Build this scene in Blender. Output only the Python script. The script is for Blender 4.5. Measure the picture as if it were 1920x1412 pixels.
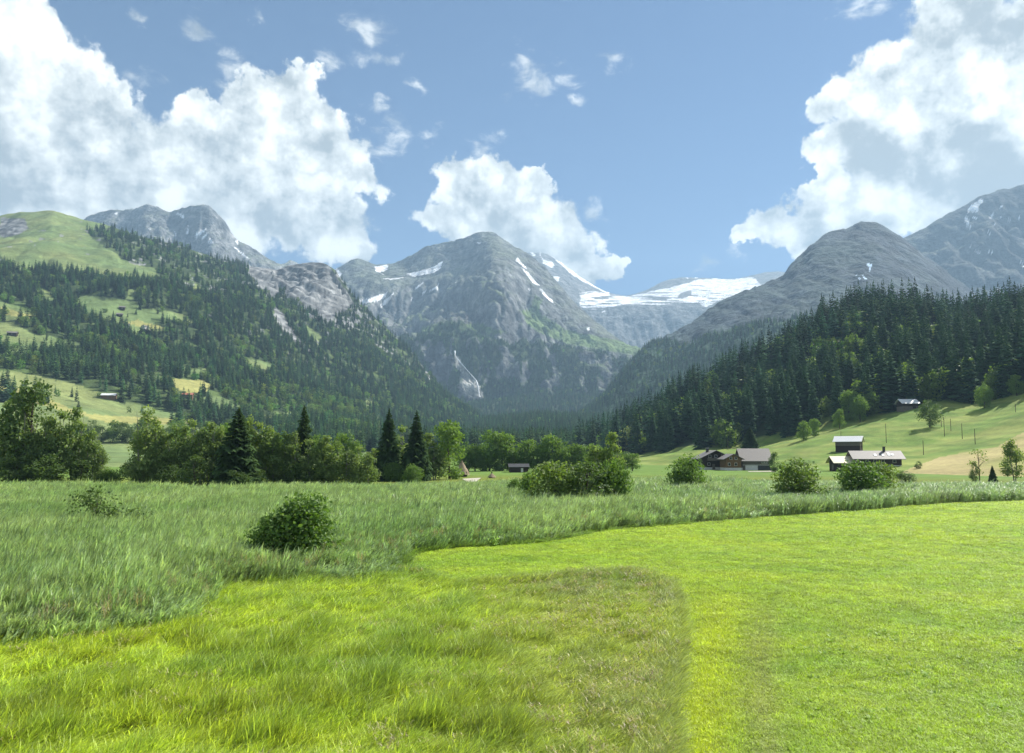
import bpy, math, random
import numpy as np
R = math.radians
scene = bpy.context.scene
for o in list(bpy.data.objects): bpy.data.objects.remove(o)
COL = scene.collection

# ------------------------------------------------------------------ camera
CAM_H = 6.0; F = 1450.0; CX, CY = 960.0, 706.0; HORIZON = 850.0
PITCH = math.atan((HORIZON - CY) / F)
cam_data = bpy.data.cameras.new('camera'); cam = bpy.data.objects.new('camera', cam_data); COL.objects.link(cam)
cam.location = (0, 0, CAM_H); cam.rotation_euler = (math.pi / 2 + PITCH, 0, 0)
cam_data.sensor_width = 36.0; cam_data.lens = 36.0 * F / 1920.0
cam_data.clip_start = 0.1; cam_data.clip_end = 60000
scene.camera = cam

# ------------------------------------------------------------------ light, sky, exposure
SUN_AZ, SUN_EL = 52.0, 45.0          # degrees: right of +Y, above the horizon
sun_data = bpy.data.lights.new('sun', 'SUN'); sun_data.energy = 5.0; sun_data.angle = R(0.53); sun_data.color = (1.0, 0.955, 0.87)
sun = bpy.data.objects.new('sun', sun_data); COL.objects.link(sun)
sun.rotation_euler = (R(90 - SUN_EL), 0, R(-SUN_AZ + 180)); sun.location = (0, 0, 300)
scene.render.engine = 'CYCLES'
scene.view_settings.view_transform = 'Standard'; scene.view_settings.look = 'None'
scene.view_settings.gamma = 1.0; scene.view_settings.exposure = 1.18; scene.view_settings.use_curve_mapping = False
cy = scene.cycles
cy.max_bounces = 5; cy.diffuse_bounces = 2; cy.glossy_bounces = 1; cy.transmission_bounces = 4; cy.volume_bounces = 0
cy.transparent_max_bounces = 4; cy.use_denoising = True; cy.caustics_reflective = False; cy.caustics_refractive = False
cy.sample_clamp_indirect = 4.0; cy.use_adaptive_sampling = True; cy.adaptive_threshold = 0.02

def pix_dir(px, py):
    dx = (px - CX) / F; dy = (CY - py) / F
    c, s = math.cos(PITCH), math.sin(PITCH)
    return dx, c - dy * s, s + dy * c

class Nodes:
    """tiny helper for node trees"""
    def __init__(self, tree): self.t = tree; self.n = tree.nodes; self.l = tree.links
    def add(self, kind, **kw):
        nd = self.n.new(kind)
        for k, v in kw.items(): setattr(nd, k, v)
        return nd
    def put(self, sock, v):
        if isinstance(v, bpy.types.NodeSocket): self.l.new(v, sock)
        elif v is not None: sock.default_value = v
    def math(self, op, a, b=None, c=None, clamp=False):
        nd = self.add('ShaderNodeMath', operation=op, use_clamp=clamp)
        for s, v in zip(nd.inputs, (a, b, c)): self.put(s, v)
        return nd.outputs[0]
    def vmath(self, op, a, b=None, out=0, scale=None):
        nd = self.add('ShaderNodeVectorMath', operation=op)
        self.put(nd.inputs[0], a)
        if b is not None: self.put(nd.inputs[1], b)
        if scale is not None: self.put(nd.inputs['Scale'], scale)
        return nd.outputs[out]
    def mix(self, f, a, b, mode='MIX'):
        nd = self.add('ShaderNodeMix', data_type='RGBA', blend_type=mode)
        self.put(nd.inputs[0], f); self.put(nd.inputs[6], a); self.put(nd.inputs[7], b)
        return nd.outputs[2]
    def noise(self, vec, scale, detail=4, rough=0.55, dist=0.0, lac=2.0):
        nd = self.add('ShaderNodeTexNoise')
        if vec is not None: self.put(nd.inputs['Vector'], vec)
        self.put(nd.inputs['Scale'], scale); nd.inputs['Detail'].default_value = detail
        nd.inputs['Roughness'].default_value = rough; nd.inputs['Distortion'].default_value = dist; nd.inputs['Lacunarity'].default_value = lac
        return nd.outputs[0]
    def remap(self, v, a, b, c=0.0, d=1.0, kind='SMOOTHSTEP'):
        nd = self.add('ShaderNodeMapRange', interpolation_type=kind)
        for s, x in zip(nd.inputs, (v, a, b, c, d)): self.put(s, x)
        return nd.outputs[0]

def build_world():
    w = bpy.data.worlds.new('World'); scene.world = w; w.use_nodes = True
    t = w.node_tree; t.nodes.clear(); N = Nodes(t)
    out = N.add('ShaderNodeOutputWorld'); bg = N.add('ShaderNodeBackground')
    N.l.new(bg.outputs[0], out.inputs[0]); bg.inputs[1].default_value = 0.064
    sky = N.add('ShaderNodeTexSky', sky_type='NISHITA')
    sky.sun_disc = False; sky.sun_elevation = R(SUN_EL); sky.sun_rotation = R(SUN_AZ)
    sky.altitude = 1300; sky.air_density = 1.0; sky.dust_density = 0.6; sky.ozone_density = 1.6
    tc = N.add('ShaderNodeTexCoord')
    sep = N.add('ShaderNodeSeparateXYZ'); N.l.new(tc.outputs['Generated'], sep.inputs[0])
    az = N.math('ARCTAN2', sep.outputs[0], sep.outputs[1]); el = N.math('ARCSINE', sep.outputs[2])
    cmb = N.add('ShaderNodeCombineXYZ'); N.put(cmb.inputs[0], az); N.put(cmb.inputs[1], el)
    P = N.vmath('SCALE', cmb.outputs[0], scale=57.29578)      # azimuth / elevation in degrees
    # ragged edges: warp the lookup a little before measuring the cloud bodies
    nz = N.add('ShaderNodeTexNoise'); N.put(nz.inputs['Vector'], P); nz.inputs['Scale'].default_value = 0.42
    nz.inputs['Detail'].default_value = 5; nz.inputs['Roughness'].default_value = 0.6
    warp = N.vmath('SCALE', N.vmath('SUBTRACT', nz.outputs['Color'], (0.5, 0.5, 0.5)), scale=4.4)
    Pw = N.vmath('ADD', P, warp)
    def ang(px, py):
        x, y, z = pix_dir(px, py); n = math.sqrt(x*x + y*y + z*z)
        return math.degrees(math.atan2(x, y)), math.degrees(math.asin(z / n))
    big = [(15,80,150,125),(95,130,125,100),(40,200,170,120),(175,195,120,72),(60,310,230,120),(225,300,170,70),(150,380,250,70),
           (340,310,160,75),(430,270,125,85),(490,205,95,65),(552,155,62,48),(565,235,110,75),(605,305,118,75),(372,205,70,26),
           (668,330,82,34),(500,355,190,90),(605,425,118,70),(645,455,72,42),(410,420,170,65),
           (915,345,86,50),(858,352,55,50),(1005,345,40,32),(940,395,125,66),(850,412,66,50),(1010,425,105,66),(1065,465,80,52),(1112,505,62,32),(1152,500,34,16),(950,450,130,50),
           (1620,170,100,78),(1568,185,52,55),(1710,145,140,95),(1600,255,110,62),(1760,250,180,130),(1860,180,160,130),(1930,60,230,95),(1790,25,130,62),
           (1555,270,62,36),(1710,325,200,66),(1880,300,160,90),(1560,325,50,20),(1465,420,100,36),(1560,388,120,42),(1690,392,140,46),(1415,438,64,20),(1520,455,80,34),(1620,430,100,40),(1820,370,170,60),(2050,200,250,220),(-120,200,220,240)]
    wisp = [(px, py, rx*1.35, ry*1.35) for px, py, rx, ry in [(690,68,62,22),(740,105,26,14),(1010,152,70,17),(1062,150,46,13),(985,115,40,14),(1150,121,34,10),(1118,393,28,11),(705,198,22,17),(930,248,22,17),
            (610,122,20,30),(375,46,42,18),(730,262,50,17),(802,250,26,14),(480,20,18,12),(1325,494,26,11),(780,163,24,10),(1612,18,62,24),(265,22,22,10),(905,293,36,11),(440,135,55,18),(1075,188,24,8),(255,140,24,26),(1380,478,30,10)]]
    SQ = 1.45
    def field(lst, vec, k):                # vec is squashed in elevation, so a round distance gives flat ellipses
        acc = None
        for (px, py, rx, ry) in lst:
            a, e = ang(px, py); r = 0.5*(abs(ang(px + rx, py)[0] - a) + SQ*abs(ang(px, py - ry)[1] - e))
            v = N.math('MULTIPLY_ADD', N.vmath('DISTANCE', vec, (a, e*SQ, 0), out=1), -1/r, 1.0)
            acc = v if acc is None else (N.math('SMOOTH_MAX', acc, v, k) if k else N.math('MAXIMUM', acc, v))
        return acc
    Pw = N.vmath('MULTIPLY', Pw, (1, SQ, 0))
    fb = field(big, Pw, 0.22)
    fw = field(wisp, N.vmath('MULTIPLY', N.vmath('ADD', P, N.vmath('SCALE', warp, scale=0.75)), (1, SQ, 0)), 0)
    # the same kind of broken cumulus goes on outside the picture
    low = N.noise(P, 0.045, 3, 0.5)
    outm = N.math('MAXIMUM', N.remap(N.math('ABSOLUTE', N.math('SUBTRACT', az, 0.0)), R(40), R(52)), N.remap(el, R(33), R(42)))
    fo = N.math('MULTIPLY', N.math('SUBTRACT', low, N.remap(outm, 0, 1, 2.0, 0.49)), 4.0)
    fb = N.math('MAXIMUM', fb, N.math('MINIMUM', fo, 0.8))
    vor = N.add('ShaderNodeTexVoronoi', feature='F1'); N.put(vor.inputs['Vector'], P)
    vor.inputs['Scale'].default_value = 0.55; vor.inputs['Detail'].default_value = 4; vor.inputs['Roughness'].default_value = 0.55; vor.normalize = True
    puff = N.math('SUBTRACT', 0.32, vor.outputs['Distance'])
    SUNV = (1.1, 1.5, 0.0)                                          # towards the sun, in degrees on the sky
    n1 = N.noise(P, 0.34, 6, 0.54); n1s = N.noise(N.vmath('ADD', P, SUNV), 0.34, 4, 0.6)
    d = N.math('ADD', N.math('ADD', fb, N.math('MULTIPLY', puff, 0.85)), N.math('MULTIPLY', N.math('SUBTRACT', n1, 0.5), 0.62))
    nw = N.noise(N.vmath('MULTIPLY', P, (0.55, 1.1, 1)), 0.75, 6, 0.62, 0.5)
    aw = N.math('MULTIPLY', N.remap(N.math('ADD', fw, N.math('MULTIPLY', N.math('SUBTRACT', nw, 0.55), 3.4)), -0.05, 1.15), 0.62)
    ab = N.remap(d, 0.03, 0.26)
    alpha = N.math('MAXIMUM', ab, aw)
    # light and shade inside the clouds: slopes that face the sun are bright, bellies grey
    relief = N.math('MULTIPLY', N.math('SUBTRACT', n1, n1s), 2.6)
    vor2 = N.add('ShaderNodeTexVoronoi', feature='F1'); N.put(vor2.inputs['Vector'], N.vmath('ADD', Pw, (-0.55, -0.75, 0)))
    vor2.inputs['Scale'].default_value = 0.30; vor2.inputs['Detail'].default_value = 3; vor2.inputs['Roughness'].default_value = 0.5; vor2.normalize = True
    billow = N.math('SUBTRACT', 0.36, vor2.outputs['Distance'])
    thick = N.remap(d, 0.25, 1.1)
    n2 = N.noise(P, 0.13, 4, 0.55, 0.6)
    shade = N.math('ADD', N.math('MULTIPLY', thick, -0.22), relief)
    shade = N.math('ADD', shade, N.math('MULTIPLY', N.math('SUBTRACT', n2, 0.5), 1.3))
    shade = N.math('ADD', shade, N.math('MULTIPLY', billow, 1.25))
    core = field([(1800,340,280,70),(1640,305,150,42),(1880,28,280,72),(1720,50,130,46),(60,350,150,46)], Pw, 0)
    shade = N.math('SUBTRACT', shade, N.math('MULTIPLY', N.math('MAXIMUM', core, 0.0), 0.58))
    glow = field([(1850,160,130,80),(130,110,130,100),(1620,160,80,60)], Pw, 0)
    shade = N.math('ADD', shade, N.math('MULTIPLY', N.math('MAXIMUM', glow, 0.0), 0.6))
    lit = N.remap(shade, -0.85, 0.74)
    grey = N.mix(N.remap(lit, 0, 0.5), (3.4, 3.6, 3.5, 1), (6.6, 6.75, 6.35, 1))
    cc = N.mix(N.remap(lit, 0.4, 1.0), grey, (11.2, 11.15, 10.3, 1))
    skyc = N.mix(1.0, sky.outputs[0], (0.345, 0.475, 0.62, 1), 'MULTIPLY')
    colr = N.mix(alpha, skyc, cc)
    N.l.new(colr, bg.inputs[0])
    w.cycles.sampling_method = 'MANUAL'; w.cycles.sample_map_resolution = 512
build_world()

# ------------------------------------------------------------------ projection helpers
def at(px, py, Y):
    px = np.asarray(px, float); py = np.asarray(py, float); Y = np.asarray(Y, float)
    dx, dy, dz = pix_dir(px, py)
    return dx / dy * Y, Y + 0 * px, CAM_H + dz / dy * Y
def ground(px, py, z=0.0):
    dx, dy, dz = pix_dir(px, py); Y = (CAM_H - z) / (-dz / dy)
    return dx / dy * Y, Y
def project(x, y, z):
    c, s = math.cos(PITCH), math.sin(PITCH); zz = z - CAM_H
    fwd = y * c + zz * s; up = -y * s + zz * c
    fwd = np.where(fwd < 0.01, 0.01, fwd)
    return CX + F * x / fwd, CY - F * up / fwd

# ------------------------------------------------------------------ numpy noise
def _h(ix, iy, seed):
    n = (ix.astype(np.int64) * 374761393 + iy.astype(np.int64) * 668265263 + seed * 974711) & 0xffffffff
    n = ((n ^ (n >> 13)) * 1274126177) & 0xffffffff
    n = ((n ^ (n >> 16)) * 2246822519) & 0xffffffff
    return ((n ^ (n >> 15)) & 0xffff) / 65535.0
def gnoise(x, y, seed=0):
    x0 = np.floor(x); y0 = np.floor(y); fx = x - x0; fy = y - y0
    u = fx*fx*fx*(fx*(fx*6-15)+10); v = fy*fy*fy*(fy*(fy*6-15)+10)
    def g(ix, iy, dx, dy):
        a = _h(ix, iy, seed) * 6.2831853; return np.cos(a)*dx + np.sin(a)*dy
    a = g(x0, y0, fx, fy); b = g(x0+1, y0, fx-1, fy); c = g(x0, y0+1, fx, fy-1); d = g(x0+1, y0+1, fx-1, fy-1)
    return ((a + (b-a)*u) + ((c + (d-c)*u) - (a + (b-a)*u))*v) * 1.5       # about -1..1
def fbm(x, y, octv=5, gain=0.5, lac=2.03, seed=0):
    s = 0; a = 1; t = 0
    for i in range(octv):
        s = s + a*gnoise(x, y, seed+i*17); t += a; a *= gain; x = x*lac+13.7; y = y*lac-7.1
    return s / t
def ridged(x, y, octv=5, gain=0.55, lac=2.05, seed=0):
    s = 0; a = 1; t = 0; w = 1
    for i in range(octv):
        n = 1 - np.abs(gnoise(x, y, seed+i*31)); n = n*n*w
        s = s + a*n; t += a; a *= gain; w = np.clip(n*1.6, 0, 1); x = x*lac+5.3; y = y*lac+9.2
    return s / t                                                          # 0..1
def sstep(a, b, x):
    t = np.clip((x-a)/(b-a), 0, 1); return t*t*(3-2*t)
def inpoly(px, py, poly):
    r = np.zeros(np.shape(px), bool); n = len(poly)
    for i in range(n):
        x1, y1 = poly[i]; x2, y2 = poly[(i+1) % n]
        if y1 == y2: continue
        cond = ((y1 > py) != (y2 > py)) & (px < (x2-x1)*(py-y1)/(y2-y1)+x1)
        r ^= cond
    return r
def inany(px, py, polys):
    r = np.zeros(np.shape(px), bool)
    for p in polys: r |= inpoly(px, py, p)
    return r
def lerp(a, b, t):
    return a + (b-a)*t[..., None]

# ------------------------------------------------------------------ object helpers
def tag(o, label=None, cat=None, group=None, kind=None):
    if label: o['label'] = label
    if cat: o['category'] = cat
    if group: o['group'] = group
    if kind: o['kind'] = kind
    return o
def mesh_np(name, V, Fq, mat, col=None, smooth=True, nface=4):
    me = bpy.data.meshes.new(name); V = np.ascontiguousarray(V, np.float32); Fq = np.ascontiguousarray(Fq, np.int32)
    me.vertices.add(len(V)); me.vertices.foreach_set('co', V.ravel())
    nf = len(Fq); k = Fq.shape[1]
    me.loops.add(nf*k); me.loops.foreach_set('vertex_index', Fq.ravel())
    me.polygons.add(nf); me.polygons.foreach_set('loop_start', np.arange(0, nf*k, k, dtype=np.int32))
    me.polygons.foreach_set('loop_total', np.full(nf, k, np.int32))
    me.polygons.foreach_set('use_smooth', np.full(nf, smooth, bool))
    if col is not None:
        a = me.color_attributes.new('col', 'FLOAT_COLOR', 'POINT')
        c = np.ones((len(V), 4), np.float32); c[:, :3] = col; a.data.foreach_set('color', c.ravel())
    me.update(calc_edges=True)
    if mat: me.materials.append(mat)
    return me
def link(name, me, parent=None, loc=None):
    o = bpy.data.objects.new(name, me); COL.objects.link(o)
    if parent: o.parent = parent
    if loc is not None: o.location = loc
    return o
def empty(name, loc, rz=0.0):
    o = bpy.data.objects.new(name, None); COL.objects.link(o); o.location = loc; o.rotation_euler = (0, 0, rz); o.empty_display_size = 0.5
    return o

# ------------------------------------------------------------------ materials
def new_mat(name):
    m = bpy.data.materials.new(name); m.use_nodes = True; m.node_tree.nodes.clear(); return m, Nodes(m.node_tree)
def mat_terrain(name, sc1, sc2, amp=0.5, bump=0.6, bdist=4.0):
    m, N = new_mat(name); out = N.add('ShaderNodeOutputMaterial'); b = N.add('ShaderNodeBsdfPrincipled')
    a = N.add('ShaderNodeAttribute', attribute_name='col'); g = N.add('ShaderNodeNewGeometry')
    n1 = N.noise(g.outputs['Position'], sc1, 6, 0.65); n2 = N.noise(g.outputs['Position'], sc2, 3, 0.6)
    k = N.math('MULTIPLY', N.remap(n1, 0.25, 0.75, 1-amp, 1+amp, 'LINEAR'), N.remap(n2, 0.25, 0.75, 1-amp*0.5, 1+amp*0.5, 'LINEAR'))
    c = N.vmath('SCALE', a.outputs['Color'], scale=k)
    N.put(b.inputs['Base Color'], c); b.inputs['Roughness'].default_value = 0.95; b.inputs['Specular IOR Level'].default_value = 0.1
    bp = N.add('ShaderNodeBump'); bp.inputs['Strength'].default_value = bump; bp.inputs['Distance'].default_value = bdist
    N.put(bp.inputs['Height'], n1); N.l.new(bp.outputs[0], b.inputs['Normal'])
    N.l.new(b.outputs[0], out.inputs[0]); return m
def mat_leaf(name, col, col2, trans=0.4, instanced=False, spec=0.25, tcol=None, rough=0.55):
    m, N = new_mat(name); out = N.add('ShaderNodeOutputMaterial')
    oi = N.add('ShaderNodeObjectInfo'); g = N.add('ShaderNodeNewGeometry')
    isl = N.math('FRACT', N.math('ADD', N.math('MULTIPLY', g.outputs['Random Per Island'], 0.8), oi.outputs['Random']))
    f = N.math('ADD', N.math('MULTIPLY', oi.outputs['Random'], 0.35), N.math('MULTIPLY', g.outputs['Random Per Island'], 0.65))
    c = N.mix(f, (*col, 1), (*col2, 1))
    if instanced:
        at_ = N.add('ShaderNodeAttribute', attribute_name='tint', attribute_type='INSTANCER')
        c = N.mix(1.0, c, at_.outputs['Color'], 'MULTIPLY')
    p = N.add('ShaderNodeBsdfPrincipled'); N.put(p.inputs['Base Color'], c)
    p.inputs['Roughness'].default_value = rough; p.inputs['Specular IOR Level'].default_value = spec
    tr = N.add('ShaderNodeBsdfTranslucent'); tc = N.mix(1.0, c, tcol or (1.25, 1.3, 0.55, 1), 'MULTIPLY'); N.put(tr.inputs[0], tc)
    mx = N.add('ShaderNodeMixShader'); mx.inputs[0].default_value = trans
    N.l.new(p.outputs[0], mx.inputs[1]); N.l.new(tr.outputs[0], mx.inputs[2]); N.l.new(mx.outputs[0], out.inputs[0]); return m
def mat_plain(name, col, col2=None, scale=3.0, rough=0.85, spec=0.2, stretch=(1, 1, 1), bump=0.2, bd=0.02, metal=0.0):
    m, N = new_mat(name); out = N.add('ShaderNodeOutputMaterial'); p = N.add('ShaderNodeBsdfPrincipled')
    tc = N.add('ShaderNodeTexCoord'); v = N.vmath('MULTIPLY', tc.outputs['Object'], stretch)
    n = N.noise(v, scale, 5, 0.65)
    c = N.mix(N.remap(n, 0.3, 0.7), (*col, 1), (*(col2 or tuple(x*0.6 for x in col)), 1))
    N.put(p.inputs['Base Color'], c); p.inputs['Roughness'].default_value = rough; p.inputs['Specular IOR Level'].default_value = spec; p.inputs['Metallic'].default_value = metal
    bp = N.add('ShaderNodeBump'); bp.inputs['Strength'].default_value = bump; bp.inputs['Distance'].default_value = bd
    N.put(bp.inputs['Height'], n); N.l.new(bp.outputs[0], p.inputs['Normal']); N.l.new(p.outputs[0], out.inputs[0]); return m

M = {}
M['mountain'] = mat_terrain('mountain_rock', 0.012, 0.06, 0.75, 1.0, 40)
M['hill'] = mat_terrain('hillside_cover', 0.03, 0.2, 0.4, 0.6, 6)
M['pasture'] = mat_terrain('pasture_grass', 0.05, 0.6, 0.32, 0.5, 0.8)
M['ground'] = mat_terrain('meadow_soil', 0.12, 1.5, 0.3, 0.5, 0.1)

GRASS = np.array((0.115, 0.190, 0.036)); GRASS_Y = np.array((0.30, 0.29, 0.10)); ROCK = np.array((0.29, 0.295, 0.295)); ROCK_D = np.array((0.14, 0.15, 0.158))
SNOW = np.array((0.85, 0.87, 0.90)); FLOOR = np.array((0.035, 0.055, 0.022)); SCREE = np.array((0.26, 0.26, 0.245)); ALP = np.array((0.13, 0.185, 0.07))

# ------------------------------------------------------------------ terrain sheets
class Sheet: pass
def make_sheet(name, rows, pxr, ncol, nsub, crest, disp, smooth=3):
    """rows: polylines of (px, py, distance) from the foot to behind the crest; crest = index of the crest row."""
    px = np.linspace(pxr[0], pxr[1], ncol); pts = []
    def soft(v, k):
        if k < 1: return v
        w = np.hanning(2*k+3)[1:-1]; w /= w.sum(); return np.convolve(np.pad(v, k, mode='edge'), w, mode='valid')
    for ri, r in enumerate(rows):
        r = sorted(r); a = np.array(r, float); k = 2 if ri == crest else 20
        x, y, z = at(px, soft(np.interp(px, a[:, 0], a[:, 1]), k), soft(np.interp(px, a[:, 0], a[:, 2]), 12))
        pts.append(np.stack([x, y, z], -1))
    G = []; S = []
    for i in range(len(pts)-1):
        for k in range(nsub[i]):
            t = k / nsub[i]; G.append(pts[i]*(1-t) + pts[i+1]*t); S.append(i+t)
    G.append(pts[-1]); S.append(len(pts)-1.0)
    G = np.array(G); S = np.array(S); ci = int(np.argmin(np.abs(S-crest)))
    for _ in range(smooth):                       # round the folds between rows, keep the crest
        H = G.copy(); H[1:-1] = (G[:-2] + 2*G[1:-1] + G[2:]) / 4
        H[ci] = G[ci]; H[0] = G[0]; H[-1] = G[-1]; G = H
    d = np.zeros(G.shape[:2]); d[1:] = np.cumsum(np.linalg.norm(np.diff(G, axis=0), axis=2), axis=0)
    sh = Sheet(); sh.G = G; sh.S = S[:, None] + 0*d; sh.ci = ci; sh.down = d - d[ci][None, :]; sh.pxc = px[None, :] + 0*d
    G[..., 2] += disp(sh, G[..., 0], G[..., 1], G[..., 2])
    n = G.shape
    du = np.gradient(G, axis=1); dv = np.gradient(G, axis=0); nn = np.cross(du, dv); nn /= np.linalg.norm(nn, axis=2, keepdims=True) + 1e-9
    sh.nz = np.abs(nn[..., 2]); sh.n = nn
    sh.px, sh.py = project(G[..., 0], G[..., 1], G[..., 2]); sh.name = name
    return sh
def sheet_mesh(sh, col, mat, kind='structure'):
    nr, nc = sh.G.shape[:2]; i = np.arange(nr-1)[:, None]*nc + np.arange(nc-1)[None, :]
    Fq = np.stack([i, i+1, i+1+nc, i+nc], -1).reshape(-1, 4)
    me = mesh_np(sh.name, sh.G.reshape(-1, 3), Fq, mat, col.reshape(-1, 3))
    o = link(sh.name, me); o['kind'] = kind; sh.obj = o; return o
def sheet_at(sh, px, py):
    """front-most point of a sheet seen at a pixel"""
    d = (sh.px-px)**2 + (sh.py-py)**2; near = d < max(d.min()*4, 9.0)
    y = np.where(near, sh.G[..., 1], 1e9); k = np.unravel_index(np.argmin(y + d*2), y.shape)
    return tuple(float(v) for v in sh.G[k])
def wobble(px, py, a=6.0, s=0.03, seed=3):
    return px + a*fbm(px*s, py*s, 3, seed=seed), py + a*0.6*fbm(px*s+50, py*s+9, 3, seed=seed+9)

# ================================================================== THE LAND
def foot(lst, z=-0.6):
    return [(p, HORIZON + (CAM_H - z)*F/Y, Y) for p, Y in lst]
rng = np.random.default_rng(7)
# ---- left hillside: alp, forest belts, clearings
MEADOW_L = [
 [(0,607),(26,608),(50,617),(63,627),(109,634),(147,644),(157,651),(139,647),(83,647),(79,657),(60,655),(42,667),(14,655),(-60,640),(-60,600)],
 [(-60,545),(0,560),(8,568),(22,570),(40,581),(70,589),(71,595),(40,595),(30,601),(26,609),(10,607),(10,590),(0,578),(-60,570)],
 [(135,554),(175,556),(185,562),(218,563),(236,562),(238,542),(248,542),(250,564),(268,578),(294,580),(325,585),(352,592),(360,607),(340,603),(300,595),(283,598),(286,607),(310,619),(284,625),(258,631),(248,637),(246,615),(226,611),(214,603),(190,599),(185,591),(165,585),(157,574),(137,566)],
 [(25,500),(42,509),(76,504),(106,509),(178,513),(238,521),(272,517),(297,526),(289,504),(238,492),(200,466),(170,445),(161,432),(229,424),(161,405),(98,380),(38,380),(-300,390),(-300,520),(0,480)],
 [(-300,640),(0,695),(25,697),(60,702),(95,710),(125,716),(160,726),(190,735),(215,745),(225,756),(240,755),(270,760),(330,775),(370,789),(340,795),(280,795),(200,790),(150,780),(100,760),(60,738),(0,718),(-300,700)],
 [(307,702),(325,709),(380,714),(398,722),(385,735),(362,740),(345,735),(325,722)],
 [(352,695),(388,690),(388,708),(360,706)],
 [(377,746),(411,744),(427,750),(447,760),(455,766),(431,768),(403,756)],
 [(482,779),(528,775),(554,769),(558,773),(538,787),(508,799),(488,793)],
 [(684,750),(700,752),(696,767),(686,767)],
 [(573,607),(590,621),(605,638),(600,648),(586,640),(575,623)],
 [(455,670),(510,683),(506,700),(459,679)],
 [(68,543),(85,545),(102,555),(102,570),(85,560)],
 [(365,530),(387,547),(361,551)]]
STRAW_L = [MEADOW_L[5], [(-60,718),(0,716),(60,735),(100,752),(150,772),(200,780),(280,782),(330,785),(370,789),(340,797),(200,792),(100,766),(0,735),(-60,730)], [(-10,575),(20,580),(45,588),(70,590),(70,596),(30,594),(-10,585)], [(215,607),(260,600),(300,612),(310,619),(270,612)]]
CLIFF_L = [[(508,498),(557,486),(586,484),(617,498),(640,532),(667,573),(640,586),(617,607),(573,573),(544,557),(527,542)], [(467,497),(508,500),(525,542),(515,560),(490,540),(467,520)],
           [(0,408),(45,410),(55,430),(30,442),(0,445)]]
SLIDE_L = [[(515,575),(530,590),(545,620),(575,650),(560,648),(530,620),(512,590)]]
def disp_left(sh, x, y, z):
    front = sstep(0.05, 1.6, sh.S); top = sstep(0, 500, -sh.down)
    d = fbm(x/420, y/420, 5, seed=11)*26*front*(0.15+0.85*top)
    d += -ridged(x/150, y/330, 5, seed=5)*22*sstep(2.0, 4.2, sh.S)*(0.1+0.9*sstep(0, 160, -sh.down))
    d += fbm(x/60, y/60, 3, seed=2)*2.0*front
    cl = inany(sh.pxc, project(x, y, z)[1], CLIFF_L[:2])
    d += cl*(-ridged(x/70, z/40, 4, seed=9)*24 + 5*np.sin(z*0.34+0.08*x))*sstep(0, 60, -sh.down)
    return np.where(sh.down > 0, d*0.3, d) + fbm(x/45, y/45, 4, seed=77)*3.5*np.exp(-np.abs(sh.down)/60)
hl = make_sheet('hillside_left', [
  foot([(-300,300),(300,340),(900,520)]),
  [(-300,835,560),(0,832,600),(300,832,640),(600,832,800),(800,845,950),(900,860,1000)],
  [(-300,690,820),(0,722,860),(100,742,880),(200,762,900),(360,785,940),(500,795,1050),(650,800,1250),(800,812,1450),(900,850,1500)],
  [(-300,560,1080),(0,605,1150),(200,622,1200),(400,660,1350),(600,700,1650),(750,740,1800),(850,775,1900),(900,795,1900)],
  [(-300,480,1450),(0,508,1480),(200,525,1520),(300,533,1560),(450,562,1750),(600,605,2000),(700,648,2150),(760,685,2200),(850,750,2150),(900,785,2100)],
  [(-300,430,2300),(-100,412,2300),(0,405,2300),(40,397,2300),(98,394,2300),(150,408,2350),(200,421,2350),(270,444,2350),(330,458,2350),(400,482,2400),(470,500,2450),(520,505,2500),(540,498,2500),(560,494,2500),(590,490,2500),(612,494,2500),(628,505,2480),(640,522,2470),(665,557,2450),(700,593,2450),(740,628,2450),(770,657,2400),(820,722,2350),(870,765,2300),(900,780,2250)],
  [(-300,480,2900),(0,470,2900),(500,570,3000),(700,660,2950),(900,800,2700)]],
  (-300, 900), 520, [10, 34, 48, 48, 80, 8], 5, disp_left)
wx, wy = wobble(hl.px, hl.py, 5, 0.05)
mead = inany(wx, wy, MEADOW_L); straw = inany(wx, wy, STRAW_L); cliff = inany(wx, wy, CLIFF_L); slide = inany(wx, wy, SLIDE_L)
gx, gy = hl.G[..., 0], hl.G[..., 1]
nA = fbm(gx/160, gy/160, 5, seed=21); nB = fbm(gx/35, gy/35, 4, seed=23)
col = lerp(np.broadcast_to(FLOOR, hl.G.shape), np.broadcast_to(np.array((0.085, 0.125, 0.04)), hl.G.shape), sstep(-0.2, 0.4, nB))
gr = lerp(np.broadcast_to(ALP, hl.G.shape), np.broadcast_to(np.array((0.20, 0.23, 0.085)), hl.G.shape), sstep(-0.3, 0.5, nA))
col = np.where((mead | (hl.S < 1.75))[..., None], gr, col)
col = np.where(straw[..., None], lerp(gr, np.broadcast_to(GRASS_Y, gr.shape), np.full(nA.shape, 0.9)), col)
nC = fbm(gx/16, hl.G[..., 2]/6, 4, seed=25); strat = 0.5 + 0.5*np.sin(hl.G[..., 2]*0.34 + 0.08*gx + 1.6*nB)
rockc = lerp(np.broadcast_to(ROCK_D*0.45, gr.shape), np.broadcast_to(ROCK*1.15, gr.shape), np.clip(0.22 + 0.42*strat + 0.9*nC + 0.35*nB + 0.3*nA, 0, 1))
upper = (hl.S > 4.15) & (nB + 0.5*nA > 0.28) & ~mead
rk = cliff | slide | upper | ((hl.nz < 0.70) & (nB > -0.05)) | (mead & (hl.S > 4.3) & (nB > 0.42))
col = np.where(rk[..., None], rockc, col)
hl_forest = ~mead & ~cliff & ~slide & (hl.S > np.interp(hl.px, [430, 520], [1.62, 1.02])) & (hl.S < 5.12)
sheet_mesh(hl, col, M['hill'])

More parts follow.
